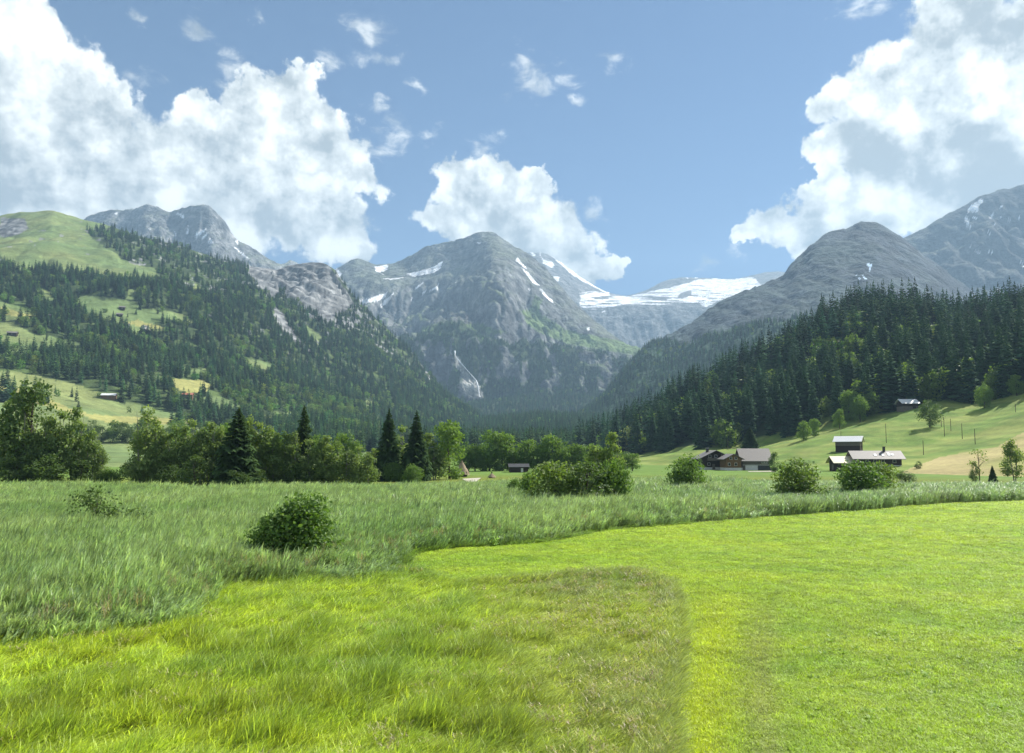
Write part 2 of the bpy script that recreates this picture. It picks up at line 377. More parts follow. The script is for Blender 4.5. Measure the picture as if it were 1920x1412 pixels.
# ---- far rocky peaks behind the alp
def disp_rock(a1, a2, seed, sc=1.0):
    def f(sh, x, y, z):
        t = sstep(0, 420*sc, -sh.down)*sstep(0.0, 0.7, sh.S)
        lat = x; dn = sh.down
        d = -ridged(lat/(260*sc), dn/(900*sc) + fbm(x/500, y/500, 2, seed=seed)*0.5, 6, seed=seed)*a1*(0.12+0.88*t)
        d += fbm(x/(420*sc), y/(420*sc), 4, seed=seed+3)*a1*0.5*t
        d += -ridged(x/(85*sc), y/(120*sc), 5, seed=seed+5)*a2*(0.2+0.8*t)
        return d + fbm(x/60, y/300, 4, seed=seed+8)*a2*0.30*np.exp(-np.abs(dn)/100)
    return f
def rock_colour(sh, seed, grass_to=0.0, lo=0.0, hi=1.0, dark=1.0):
    x, y, z = sh.G[..., 0], sh.G[..., 1], sh.G[..., 2]
    a = fbm(x/220, z/120, 5, seed=seed); b = fbm(x/50, y/90, 4, seed=seed+1); st = 0.5+0.5*np.sin(z/16+4*a)
    c = lerp(np.broadcast_to(ROCK_D, sh.G.shape), np.broadcast_to(ROCK, sh.G.shape), np.clip(0.45+1.0*a+0.8*b+0.35*(st-0.5), 0, 1))*dark
    sk = fbm(x/28 + 2*a, sh.down/260, 4, seed=seed+4) + 0.6*fbm(x/11, sh.down/60, 3, seed=seed+6)
    c = c*np.clip(1+0.75*sk, 0.35, 1.8)[..., None]
    c = lerp(c, np.broadcast_to(SCREE*dark, c.shape), 0.45*sstep(0.72, 0.85, sh.nz + 0.15*b))
    g = sstep(lo, hi, sh.nz + 0.35*a)*grass_to
    return lerp(c, np.broadcast_to(ALP*(0.35+0.55*dark), c.shape), g), a, b
pl = make_sheet('mountain_far_left', [
  [(0,560,3900),(700,580,3900)],
  [(0,500,4400),(300,470,4400),(450,520,4400),(700,560,4400)],
  [(0,470,5000),(60,445,5000),(120,422,5000),(160,405,5000),(185,396,5000),(205,392,5000),(240,389,5000),(275,380,5000),(300,385,5000),(322,396,5050),(340,388,5000),(372,380,4950),(392,381,4950),(400,386,4950),(405,397,4950),(420,410,4950),(440,440,5000),(480,468,5000),(520,490,5000),(535,491,5100),(545,483,5300),(560,492,5300),(600,520,5200),(700,560,5200)],
  [(0,540,5700),(700,600,5700)]], (0, 690), 300, [30, 70, 10], 2, disp_rock(120, 50, 41))
c, a_, b_ = rock_colour(pl, 43, 0.4, 0.65, 0.95, 0.8)
SN = [[(365,440),(378,432),(388,428),(380,437),(370,446)],[(376,448),(390,437),(385,447)],[(388,455),(395,448),(402,456)],[(437,460),(450,470),(468,486),(462,484),(445,470)],[(326,430),(330,440),(328,442)],[(442,452),(447,450),(447,460)],[(276,425),(284,430),(278,430)],[(215,400),(220,398),(218,406)],[(330,398),(344,404),(343,408),(332,402)],[(352,420),(354,440),(350,440)]]
wx, wy = wobble(pl.px, pl.py, 2.5, 0.15)
c = np.where(inany(wx, wy, SN)[..., None], SNOW, c); sheet_mesh(pl, c, M['mountain'])

# ---- the central massif
MEADOW_C = [[(975,579),(990,584),(1003,553),(1016,562),(1012,586),(1032,601),(1064,619),(1108,628),(1148,636),(1210,648),(1205,668),(1064,645),(1012,623),(990,610)],
            [(788,612),(822,609),(824,622),(790,624)], [(855,611),(900,606),(925,617),(948,622),(925,629),(880,621)], [(1115,585),(1150,603),(1130,600)]]
def disp_c(sh, x, y, z):
    t = sstep(0, 500, -sh.down)*sstep(0.0, 0.6, sh.S)
    d = -ridged(x/300 + 0.25*fbm(x/400, y/400, 2, seed=5), sh.down/1000, 6, seed=61)*185*(0.08+0.92*t)*sstep(1.8, 2.6, sh.S)
    d += fbm(x/450, y/450, 4, seed=63)*40*t
    d += -ridged(x/90, y/150 + z/300, 5, seed=66)*56*(0.22+0.78*t)*sstep(0.4, 1.2, sh.S)
    return d + fbm(x/45, y/300, 4, seed=69)*15*np.exp(-np.abs(sh.down)/90)
mc = make_sheet('mountain_center', [
  [(540,812,2400),(1300,812,2400)],
  [(540,750,3150),(600,750,3150),(700,748,3150),(800,750,3150),(880,748,3150),(930,738,3200),(1000,733,3200),(1100,738,3100),(1200,728,3000),(1300,700,3000)],
  [(540,650,3500),(600,642,3500),(700,632,3500),(760,624,3480),(820,613,3450),(900,613,3450),(945,616,3450),(1000,627,3500),(1060,643,3500),(1120,652,3500),(1170,658,3500),(1210,672,3450),(1300,690,3450)],
  [(540,590,4300),(660,575,4300),(720,590,4200),(780,575,4250),(820,548,4200),(860,532,4100),(900,528,3950),(945,540,3760),(990,570,3900),(1040,590,4000),(1100,617,4000),(1150,642,3950),(1200,658,3900),(1300,680,3900)],
  [(540,545,5000),(640,528,5000),(700,520,4900),(760,520,5000),(820,512,5000),(880,490,4950),(925,486,4450),(960,500,4380),(990,518,4560),(1050,568,4480),(1100,603,4250),(1160,637,4150),(1300,676,4100)],
  [(540,530,5600),(600,514,5600),(625,506,5600),(645,490,5600),(660,479,5600),(671,474,5600),(680,481,5600),(700,493,5600),(730,490,5600),(765,480,5500),(778,468,5400),(792,457,5400),(815,454,5350),(830,452,5350),(860,446,5300),(872,439,5300),(885,432,5300),(905,429,5300),(930,431,5300),(940,436,5300),(947,447,5250),(960,456,5200),(985,466,5100),(1000,477,5050),(1020,495,4950),(1050,525,4800),(1062,545,4750),(1075,560,4700),(1095,578,4600),(1120,600,4500),(1150,625,4400),(1180,646,4300),(1220,662,4250),(1300,674,4200)],
  [(540,620,6100),(1300,740,5000)]], (540, 1300), 440, [20, 70, 60, 50, 70, 8], 4, disp_c)
wx, wy = wobble(mc.px, mc.py, 4, 0.06)
c, a_, b_ = rock_colour(mc, 71, np.where(mc.S < 3.4, 0.8, 0.4), 0.60, 0.98, 0.66)
mead = inany(wx, wy, MEADOW_C); c = np.where(mead[..., None], ALP*(1+0.3*b_[..., None]), c)
wall = mc.S < 2.25
bare = (fbm(mc.G[..., 0]/70, mc.G[..., 2]/160, 5, seed=75) > 0.10 - 0.12*sstep(760, 640, mc.px) - 0.16*np.exp(-((mc.px-800)/45)**2)) & (mc.S > 0.95) & (mc.S < 1.9)
fallrock = inpoly(wx, wy, [(852,665),(858,668),(880,700),(900,722),(908,748),(880,748),(868,728),(866,700),(853,685)])
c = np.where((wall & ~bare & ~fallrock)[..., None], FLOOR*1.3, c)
c = np.where(fallrock[..., None], SCREE*1.25*(1+0.5*b_[..., None]), c)
SN = [[(762,514),(790,507),(815,499),(830,488),(826,503),(815,511),(800,514),(775,519)],[(703,500),(728,496),(728,506),(712,510),(724,516),(705,509)],[(668,564),(690,560),(726,549),(722,559),(695,567),(680,568)],[(713,576),(722,562),(738,549),(732,561),(722,571)],[(803,547),(824,532),(820,541)],[(790,549),(800,542),(797,551)],[(766,563),(775,556),(770,564)],[(774,542),(796,529),(782,542)],[(966,488),(971,484),(990,506),(984,503)],[(976,500),(991,512),(1006,529),(1013,538),(1000,530),(985,513)],[(1013,540),(1033,561),(1041,571),(1029,563),(1011,543)],[(625,508),(632,501),(640,514),(634,523)],[(850,541),(858,521),(854,529)],[(893,455),(903,453),(899,458)],[(1100,615),(1106,613),(1104,622)],[(737,600),(740,590),(742,592)],[(990,541),(995,543),(994,546)],[(715,523),(760,520),(740,524)]]
wx, wy = wobble(mc.px, mc.py, 2.6, 0.12)
c = np.where(inany(wx, wy, SN)[..., None], SNOW, c); sheet_mesh(mc, c, M['mountain'])
mc_forest = (mc.S < 2.18) & ~mead & ~fallrock

# ---- snow ridge and glacier behind
mb = make_sheet('mountain_glacier', [
  [(930,700,6000),(1560,700,6000)],
  [(930,620,6700),(1100,600,6700),(1250,590,6700),(1560,570,6700)],
  [(930,560,7000),(1060,560,7000),(1100,570,7000),(1180,572,7000),(1260,566,7000),(1330,565,7000),(1560,540,7000)],
  [(930,500,8300),(960,474,8300),(1000,468,8300),(1025,470,8300),(1045,480,8300),(1060,497,8300),(1100,525,8300),(1130,543,8400),(1150,552,8500),(1175,555,8700),(1210,545,8700),(1235,528,8600),(1260,519,8600),(1290,517,8600),(1330,519,8600),(1370,522,8700),(1400,518,8800),(1430,508,8900),(1460,505,8900),(1500,515,8900),(1560,520,8900)],
  [(930,560,9500),(1560,560,9900)]], (930, 1560), 320, [24, 40, 70, 8], 2, disp_rock(70, 30, 81))
c, a_, b_ = rock_colour(mb, 83, 0.0, 0, 1, 0.7)
GL = [(1100+x/4.8, 480+y/4.8) for x, y in [(-60,330),(0,320),(110,320),(230,350),(370,366),(500,338),(620,308),(740,290),(800,270),(900,248),(960,222),(1120,202),(1300,210),(1500,190),(1600,300),(1480,380),(1280,380),(1180,405),(1080,462),(1000,425),(860,425),(640,445),(500,432),(330,436),(60,482),(-60,455)]]
HO = [(1100+x/4.8, 480+y/4.8) for x, y in [(810,375),(850,330),(940,308),(950,350),(870,382)]]
SN = [[(1012,474),(1018,487),(1032,490),(1040,497),(1034,503),(1018,494)],[(1018,466),(1075,509),(1143,549),(1139,551),(1100,531),(1071,514),(1043,488)],[(1038,518),(1049,520),(1046,528),(1038,525)],[(995,470),(1003,478),(1000,482)],[(1285,519),(1292,517),(1290,524)],[(1298,519),(1310,520),(1305,522)],[(1333,521),(1352,523),(1340,526)]]
wx, wy = wobble(mb.px, mb.py, 3, 0.1)
sn = (inpoly(wx, wy, GL) & ~inpoly(wx, wy, HO) & (fbm(mb.G[..., 0]/260, mb.py/3.2, 4, seed=85) < 0.10 + 0.3*sstep(556, 540, mb.py))) | inany(wx, wy, SN) | ((mb.py > 568) & (mb.py < 600) & (b_ > 0.52) & (mb.px > 1120))
c = np.where(sn[..., None], SNOW, c); sheet_mesh(mb, c, M['mountain'])

# ---- right: far mountain and the rounded dome in front of it
mr = make_sheet('mountain_far_right', [
  [(1500,650,3600),(2350,650,3600)],
  [(1500,560,4200),(1800,540,4200),(2000,500,4200),(2350,480,4200)],
  [(1500,520,4900),(1600,482,4900),(1660,458,4900),(1700,441,4900),(1740,421,4900),(1780,396,4900),(1805,384,4900),(1830,368,4900),(1860,357,4900),(1880,351,4900),(1895,350,4900),(1905,346,4900),(1920,341,4900),(2000,312,4900),(2100,290,4900),(2350,310,4900)],
  [(1500,600,5600),(2350,400,5600)]], (1500, 2350), 300, [40, 80, 8], 2, disp_rock(90, 36, 91))
c, a_, b_ = rock_colour(mr, 93, 0.4, 0.66, 1.0, 0.42)  # rock colour darkened to paint in cloud shadow and haze
SN = [[(1480+x/4.364, 330+y/4.364) for x, y in p] for p in [[(1455,310),(1470,250),(1560,190),(1595,200),(1545,250),(1555,295),(1480,295)],[(1435,330),(1462,345),(1485,428),(1450,395)],[(1630,348),(1660,305),(1680,315),(1655,350)],[(1715,250),(1745,245),(1735,275)],[(1475,585),(1565,628),(1555,640)],[(1615,618),(1665,628),(1655,642)],[(1785,345),(1830,385),(1815,390)],[(1615,440),(1655,480),(1645,488)],[(1865,320),(1890,345),(1880,355)],[(1660,390),(1690,388),(1680,400)],[(1410,225),(1475,180),(1450,205)],[(1490,330),(1540,350),(1530,360)],[(1875,700),(1930,730),(1920,740)],[(1030,448),(1070,442),(1060,450)],[(1720,340),(1740,322),(1730,350)],[(1820,675),(1845,685),(1835,690)]]]
wx, wy = wobble(mr.px, mr.py, 2.2, 0.15)
c = np.where(inany(wx, wy, SN)[..., None], SNOW, c); sheet_mesh(mr, c, M['mountain'])
md = make_sheet('mountain_dome', [
  [(1040,812,1500),(1950,812,1500)],
  [(1040,800,2000),(1150,752,2000),(1250,700,2050),(1350,650,2100),(1450,600,2200),(1550,575,2300),(1700,560,2300),(1950,640,2200)],
  [(1040,795,2500),(1100,760,2500),(1125,738,2520),(1150,708,2550),(1175,678,2600),(1200,642,2650),(1215,630,2700),(1260,614,2800),(1300,592,2850),(1340,562,2950),(1370,546,3000),(1400,531,3050),(1440,517,3100),(1483,507,3150),(1489,488,3180),(1492,473,3200),(1503,458,3220),(1521,444,3250),(1557,425,3300),(1585,415,3300),(1605,410,3300),(1652,410,3300),(1664,416,3300),(1677,425,3300),(1700,441,3300),(1740,470,3300),(1800,520,3300),(1950,650,3300)],
  [(1040,815,3000),(1200,720,3300),(1600,520,3900),(1950,700,3900)]], (1040, 1950), 400, [40, 90, 8], 3, disp_rock(26, 9, 101, 0.7))
c, a_, b_ = rock_colour(md, 103, 0.30, 0.66, 1.0, 0.30)  # low rock tone: cloud shadow over the dome put into the colour
SN = [[(1480+x/4.364, 330+y/4.364) for x, y in p] for p in [[(636,722),(676,722),(662,772)],[(535,790),(580,840),(570,845)],[(595,812),(635,845),(620,846)]]]
wx, wy = wobble(md.px, md.py, 1.5, 0.15)
c = np.where(inany(wx, wy, SN)[..., None], SNOW, c)
mdline = np.interp(md.px, [1040, 1200, 1215, 1300, 1400, 1500, 1700, 1950], [500, 600, 640, 640, 610, 590, 575, 575])
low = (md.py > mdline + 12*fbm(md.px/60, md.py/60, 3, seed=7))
c = np.where(low[..., None], FLOOR*1.5, c); c = c*np.array((0.76, 0.96, 1.2)); sheet_mesh(md, c, M['mountain'])  # whole dome tinted bluer, painting distance haze into its base colour
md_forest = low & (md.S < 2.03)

# ---- valley floor that rises towards the head of the valley
vf = make_sheet('valley_floor', [
  foot([(480,330),(1340,480)]), [(480,852,760),(1340,852,700)], [(480,838,1300),(1340,836,1250)],
  [(480,812,1900),(700,795,1900),(860,800,1900),(1000,785,1900),(1150,790,1800),(1340,800,1800)], [(480,815,2700),(1340,805,2700)]], (480, 1340), 170, [10, 16, 34, 10], 3,
  lambda sh, x, y, z: fbm(x/200, y/200, 4, seed=31)*10*sstep(0.5, 2.0, sh.S))
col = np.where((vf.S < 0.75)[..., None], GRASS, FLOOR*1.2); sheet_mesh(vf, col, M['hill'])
vf_forest = (vf.S > 0.75) & ~inany(vf.px, vf.py, [[(1060,760),(1110,760),(1110,768),(1060,768)], [(684,745),(706,745),(700,770),(684,770)]])

# ---- right: pasture slope and wooded hill
STRAW_R = [[(1690,884),(1722,872),(1765,856),(1820,846),(1870,838),(1895,822),(1930,806),(2350,700),(2350,920),(1690,920)]]
hr = make_sheet('hillside_right', [
  foot([(1080,430),(1200,400),(1300,340),(1400,310),(1500,275),(1600,250),(1700,230),(1800,212),(1920,196),(2350,186)]),
  [(1080,864,520),(1200,861,470),(1300,852,410),(1400,852,385),(1500,846,350),(1600,838,335),(1700,838,330),(1760,832,325),(1830,822,318),(1920,800,310),(2350,700,290)],
  [(1080,861,640),(1200,856,540),(1300,846,470),(1400,840,460),(1440,830,455),(1500,815,450),(1560,795,445),(1640,779,435),(1700,767,425),(1760,757,420),(1830,764,410),(1880,752,400),(1920,740,390),(2000,716,380),(2350,600,340)],
  [(1080,850,820),(1130,838,800),(1200,803,780),(1300,748,770),(1400,698,770),(1500,632,765),(1560,602,760),(1600,582,760),(1650,574,755),(1700,576,750),(1780,600,745),(1850,596,740),(1920,572,720),(2000,572,700),(2350,500,620)],
  [(1080,880,1000),(2350,620,1000)]], (1080, 2350), 420, [34, 34, 60, 8], 4,
  lambda sh, x, y, z: (fbm(x/70, y/70, 4, seed=37)*2.2 + fbm(x/14, y/14, 3, seed=38)*0.22)*sstep(0.0, 0.7, sh.S) + fbm(x/120, y/120, 3, seed=39)*8*sstep(2.1, 2.9, sh.S))
wx, wy = wobble(hr.px, hr.py, 4, 0.03)
gx, gy = hr.G[..., 0], hr.G[..., 1]; nA = fbm(gx/30, gy/30, 4, seed=41); nB = fbm(gx/6, gy/18, 4, seed=42)
gr = lerp(np.broadcast_to(GRASS, hr.G.shape), np.broadcast_to(np.array((0.20, 0.235, 0.06)), hr.G.shape), sstep(-0.4, 0.5, nA + 0.5*nB))
st = inany(wx, wy, STRAW_R)
terr = 0.5+0.5*np.sin(hr.G[..., 2]*2.6 + 2.5*nA + 1.2*nB); gr = gr*(0.88+0.20*terr+0.14*nB)[..., None]
col = np.where(st[..., None], lerp(np.broadcast_to(np.array((0.25, 0.25, 0.085)), gr.shape), np.broadcast_to(np.array((0.33, 0.28, 0.13)), gr.shape), sstep(-0.35, 0.35, nA)), gr)
edge = np.interp(hr.px, [1080,1200,1300,1400,1440,1500,1560,1640,1700,1760,1830,1880,1920,2350], [2.0]*14)
hr_forest = (hr.S > 1.99) & (hr.S < 3.05)
patch = inpoly(hr.px, hr.py, [(1322,706),(1336,700),(1338,714),(1324,718)])
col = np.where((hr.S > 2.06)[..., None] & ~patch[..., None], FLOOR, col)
sheet_mesh(hr, col, M['pasture'])

# ---- the near ground: one sheet out to the horizon
MOWN = [(1230,2200),(1255,1412),(1262,1320),(1272,1250),(1275,1160),(1258,1105),(1190,1080),(1100,1082),(1000,1090),(860,1096),(800,1084),(757,1062),(762,1046),(790,1036),(850,1029),(1000,1019),(1060,1009),(1120,995),(1250,984),(1400,973),(1600,957),(1750,947),(1920,939),(2300,925),(3400,1100),(3400,2200)]
REED = [(-1500,1215),(0,1215),(100,1212),(200,1206),(330,1186),(385,1145),(398,1108),(480,1094),(600,1097),(700,1088),(745,1068),(760,1046),(790,1036),(850,1029),(1000,1019),(1060,1009),(1120,995),(1250,984),(1400,973),(1600,957),(1750,947),(1920,939),(2300,925),(2300,918),(1920,918),(1700,919),(1500,916),(1300,911),(1200,912),(1000,916),(900,921),(700,926),(470,928),(430,934),(360,936),(320,929),(200,925),(0,924),(-1500,926)]
def zone_noise(x, y, a=1.0):
    return x + a*fbm(x/3.5, y/3.5, 3, seed=51), y + a*fbm(x/3.5+30, y/3.5, 3, seed=52)
def to_world(poly, n=6):
    P = []
    for i in range(len(poly)):
        (x1, y1), (x2, y2) = poly[i], poly[(i+1) % len(poly)]
        for k in range(n):
            t = k/n; P.append(tuple(float(v) for v in ground(x1+(x2-x1)*t, max(y1+(y2-y1)*t, 856))))
    return P
MOWN_W = to_world(MOWN, 3); REED_W = to_world(REED, 3)
az = np.concatenate([np.linspace(-110, -42, 30)[:-1], np.linspace(-42, 42, 460), np.linspace(42, 110, 30)[1:]])
rr = np.concatenate([np.geomspace(6, 460, 340), np.geomspace(480, 10500, 40)])
AZ, RR = np.meshgrid(np.radians(az), rr); gx = np.sin(AZ)*RR; gy = np.cos(AZ)*RR
def ground_z(x, y):
    r = np.hypot(x, y)
    return (0.10*fbm(x/9, y/9, 3, seed=55) + 0.16*fbm(x/34, y/34, 2, seed=56))*sstep(600, 200, r)
gz = ground_z(gx, gy)
gs = Sheet(); gs.G = np.stack([gx, gy, gz], -1); gs.name = 'ground'
xx, yy = zone_noise(gx, gy, 0.5)
mo = inpoly(xx, yy, MOWN_W); re = inpoly(xx, yy, REED_W)
nA = fbm(gx/12, gy/12, 4, seed=57); nB = fbm(gx/1.6, gy/1.6, 3, seed=58)
far = np.broadcast_to(GRASS*1.0, gs.G.shape)
col = np.where(mo[..., None], np.array((0.12, 0.175, 0.025)), np.where(re[..., None], np.array((0.07, 0.10, 0.03)), np.array((0.13, 0.16, 0.025))))
rad = np.hypot(gx, gy)
col = lerp(col, far, sstep(180, 240, rad)*(~re & ~mo))
bald = mo & (nB + 0.8*nA > 0.75) & (rad < 60)
col = np.where(bald[..., None], np.array((0.22, 0.19, 0.10)), col)
sheet_mesh(gs, col, M['ground'])

# ================================================================== HAZE
def build_haze():
    V = np.array([(x, y, z) for x in (-10600, 10600) for y in (-3700, 10600) for z in (-2.2, 2700)], float)
    Fq = np.array([(0,1,3,2),(4,6,7,5),(0,4,5,1),(2,3,7,6),(0,2,6,4),(1,5,7,3)])
    m, N = new_mat('haze_air'); out = N.add('ShaderNodeOutputMaterial'); v = N.add('ShaderNodeVolumePrincipled')
    v.inputs['Color'].default_value = (0.44, 0.68, 0.95, 1); v.inputs['Density'].default_value = 0.000096; v.inputs['Anisotropy'].default_value = 0.12
    N.l.new(v.outputs[0], out.inputs['Volume'])
    o = link('haze', mesh_np('haze', V, Fq, m, smooth=False))
    tag(o, 'pale bluish summer haze filling the valley air', 'haze', kind='stuff')
build_haze()

# ================================================================== PLANT SHAPES
def rot_to(d):
    d = d/np.linalg.norm(d); a = np.array((0, 0, 1.0)) if abs(d[2]) < 0.9 else np.array((1.0, 0, 0))
    u = np.cross(d, a); u /= np.linalg.norm(u); v = np.cross(d, u); return u, v
class TM:
    """collects triangles/quads as triangles"""
    def __init__(self): self.v = []; self.f = []
    def tri(self, a, b, c):
        n = len(self.v); self.v += [a, b, c]; self.f.append((n, n+1, n+2))
    def quad(self, a, b, c, d):
        n = len(self.v); self.v += [a, b, c, d]; self.f += [(n, n+1, n+2), (n, n+2, n+3)]
    def tube(self, pts, rad, k=5):
        n0 = len(self.v)
        for i, p in enumerate(pts):
            d = np.subtract(pts[min(i+1, len(pts)-1)], pts[max(i-1, 0)]); u, v = rot_to(d)
            for j in range(k):
                t = 2*math.pi*j/k; self.v.append(tuple(np.add(p, (u*math.cos(t)+v*math.sin(t))*rad[i])))
        for i in range(len(pts)-1):
            for j in range(k):
                a = n0+i*k+j; b = n0+i*k+(j+1) % k; self.f += [(a, b, b+k), (a, b+k, a+k)]
    def mesh(self, name, mat, smooth=False):
        return mesh_np(name, np.array(self.v), np.array(self.f), mat, smooth=smooth)

def spruce_crown(seed, levels=16, nb=8, fine=False, radius=0.17, bare=0.04):
    r_ = random.Random(seed); T = TM()
    for i in range(levels):
        t = i/(levels-1); z = bare + (0.985-bare)*(t**0.92)
        rr_ = radius*((1-t)**0.80)*(0.92+0.16*r_.random())*(1.0 if t > 0.08 else 0.8) + 0.006
        n = max(4, int(nb*(1-0.45*t))); off = r_.random()*6.28
        for j in range(n):
            a = off + 6.2832*j/n + r_.uniform(-0.25, 0.25); L = rr_*r_.uniform(0.68, 1.18); w = L*r_.uniform(0.30, 0.44) + 0.008
            ca, sa = math.cos(a), math.sin(a); zz = z + r_.uniform(-0.5, 0.5)*0.9/levels
            droop = L*r_.uniform(0.25, 0.55)*(1-0.7*t)
            def P(s, side, dz): return (ca*L*s - sa*side, sa*L*s + ca*side, zz - droop*s*s*1.0 + dz)
            base = P(0.02, 0, 0.012); tip = P(1.0, 0, 0.018*L/0.17); ml = P(0.55, w, -0.5*w); mr_ = P(0.55, -w, -0.5*w); mc_ = P(0.5, 0, 0.012)
            if not fine:
                T.tri(base, ml, mc_); T.tri(mc_, ml, tip); T.tri(base, mc_, mr_); T.tri(mc_, tip, mr_)
            else:
                ns = 6
                for k in range(ns):
                    s0 = 0.12 + 0.80*k/ns; wl = w*0.85*(1-0.75*abs(s0-0.45))*r_.uniform(0.7, 1.25)
                    for sd in (-1, 1):
                        c0 = P(s0, 0, 0.004); c1 = P(min(1, s0+0.17), 0, 0.004); tp = P(min(1.05, s0+0.24), sd*wl, -0.75*wl*r_.uniform(0.6, 1.3)); md_ = P(s0+0.05, sd*wl*0.6, -0.55*wl)
                        T.tri(c0, tp, c1); T.tri(c0, md_, tp)
                T.tri(P(0.8, 0.012, 0), P(1.06, 0, 0), P(0.8, -0.012, 0))
    for j in range(3):
        a = j*2.1; T.tri((0.012*math.cos(a), 0.012*math.sin(a), 0.93), (0, 0, 1.0), (0.012*math.cos(a+1.5), 0.012*math.sin(a+1.5), 0.93))
    return T
def leafy_crown(seed, nleaf, shape, leaf=0.022, nclump=26, zlo=0.18, half=0.26, loose=0.0):
    """leaf faces in clumps filling a crown of height 1; shape(t) = relative half-width at height t of the crown"""
    g = np.random.default_rng(seed); T = TM(); cl = []
    for i in range(nclump*4):
        t = g.uniform(0.02, 0.99); w = shape(t)*half; a = g.uniform(0, 6.283); q = w*math.sqrt(g.uniform(0.15, 1))*0.86
        c = np.array((q*math.cos(a), q*math.sin(a), zlo + (1-zlo)*t*0.96)); r = (0.24+0.38*g.random())*half*(0.45+0.55*shape(t))
        if any(np.linalg.norm((c-c2)*(1, 1, 0.8)) < 0.55*r for c2, _ in cl): continue
        cl.append((c, r))
        if len(cl) >= nclump: break
    W = np.array([r**2 for _, r in cl]); W /= W.sum(); ks = g.choice(len(cl), nleaf, p=W)
    d = g.normal(size=(nleaf, 3)); d /= np.linalg.norm(d, axis=1, keepdims=True)
    rad = (g.random(nleaf)**0.45)*(1+loose*g.random(nleaf))
    C = np.array([c for c, _ in cl])[ks]; Rr = np.array([r for _, r in cl])[ks]
    P = C + d*(rad*Rr)[:, None]*np.array((1, 1, 0.85)); P[:, 2] = np.maximum(P[:, 2], 0.02)
    nrm = d*0.7 + g.normal(size=(nleaf, 3))*0.65 + (0, 0, 0.25); nrm /= np.linalg.norm(nrm, axis=1, keepdims=True)
    ax = g.normal(size=(nleaf, 3)); u = np.cross(nrm, ax); u /= np.linalg.norm(u, axis=1, keepdims=True); v = np.cross(nrm, u)
    s = (leaf*g.uniform(0.6, 1.35, nleaf))[:, None]; u *= s; v *= s*0.72
    b = nrm*s*0.22
    V = np.stack([P-u, P-v+b, P+u, P+v+b], 1).reshape(-1, 3); i = np.arange(nleaf)*4
    Fq = np.stack([i, i+1, i+2, i+3], 1)
    return V, Fq, cl
def limbs(seed, cl, trunk_r, top=0.8, n=10, multi=1, zlo=0.0):
    g = random.Random(seed); T = TM()
    for m in range(multi):
        bx, by = (0, 0) if multi == 1 else (g.uniform(-0.05, 0.05), g.uniform(-0.05, 0.05)); lx, ly = g.uniform(-0.05, 0.05)*multi, g.uniform(-0.05, 0.05)*multi
        pts = [(bx + lx*t + 0.012*math.sin(5*t+m), by + ly*t + 0.012*math.cos(4*t), t*top) for t in (0, 0.15, 0.35, 0.6, 0.8, 1)]
        T.tube(pts, [trunk_r*1.25, trunk_r, trunk_r*0.8, trunk_r*0.55, trunk_r*0.35, trunk_r*0.12], 6)
        for c, r in g.sample(cl, min(n, len(cl))):
            z0 = max(0.05, min(c[2]*0.72, top*0.85)); t = z0/top; p0 = (bx+lx*t, by+ly*t, z0)
            mid = tuple(0.5*(p0[k]+c[k]) + (0, 0, 0.02)[k] for k in range(3)); T.tube([p0, mid, tuple(c)], [trunk_r*0.4, trunk_r*0.25, trunk_r*0.07], 4)
    return T

M['spruce'] = mat_leaf('spruce_needles', (0.030, 0.062, 0.022), (0.065, 0.110, 0.034), 0.10, spec=0.06, rough=0.9)
M['spruce_hill'] = mat_leaf('spruce_needles_hill', (0.018, 0.050, 0.030), (0.062, 0.125, 0.050), 0.08, spec=0.04, rough=0.9)
M['birch'] = mat_leaf('birch_leaves', (0.120, 0.190, 0.060), (0.260, 0.335, 0.120), 0.45)
M['leaf'] = mat_leaf('broad_leaves', (0.100, 0.185, 0.042), (0.190, 0.285, 0.070), 0.45)
M['leaf_dark'] = mat_leaf('dark_broad_leaves', (0.060, 0.112, 0.034), (0.130, 0.195, 0.058), 0.38)
M['willow'] = mat_leaf('willow_leaves', (0.085, 0.165, 0.036), (0.150, 0.240, 0.060), 0.42)
M['leaf_gold'] = mat_leaf('yellowish_leaves', (0.105, 0.170, 0.040), (0.190, 0.265, 0.068), 0.42)
M['bark'] = mat_plain('bark', (0.085, 0.068, 0.05), (0.045, 0.036, 0.028), 8, stretch=(1, 1, 0.2))
M['birch_bark'] = mat_plain('birch_bark', (0.42, 0.40, 0.37), (0.10, 0.09, 0.08), 14, stretch=(0.5, 0.5, 2))
oval = lambda t: max(0.05, math.sin(math.pi*min(1, (t*0.92+0.06)))**0.75)
birchs = lambda t: max(0.05, (math.sin(math.pi*min(1, t**0.72*0.94+0.06))**0.8))
roundc = lambda t: max(0.1, math.sqrt(max(0.0, 1-(2*t-0.92)**2)))
bushs = lambda t: max(0.1, math.sqrt(max(0.0, 1-(t*0.98)**2))**0.8)
KIND = {}
for i in range(4):
    T = spruce_crown(100+i, 36, 15, True, 0.19 if i % 2 else 0.22, 0.05)
    tr = TM(); tr.tube([(0, 0, 0), (0, 0, 0.3), (0, 0, 0.7), (0, 0, 0.96)], [0.014, 0.012, 0.007, 0.002], 6)
    KIND['spruce', i] = (tr.mesh('spruce_trunk', M['bark']), T.mesh('spruce_crown', M['spruce']))
def leafy_kind(key, n, nleaf, shape, leaf, nclump, zlo, half, mat, bark, trunk_r, multi=1, top=0.8, loose=0.2, nl=10):
    for i in range(n):
        V, Fq, cl = leafy_crown(hash_seed(key)+i, nleaf, shape, leaf, nclump, zlo, half, loose)
        KIND[key, i] = (limbs(i+5, cl, trunk_r, top, nl, multi).mesh(key+'_trunk', bark), mesh_np(key+'_crown', V, Fq, mat, smooth=False))
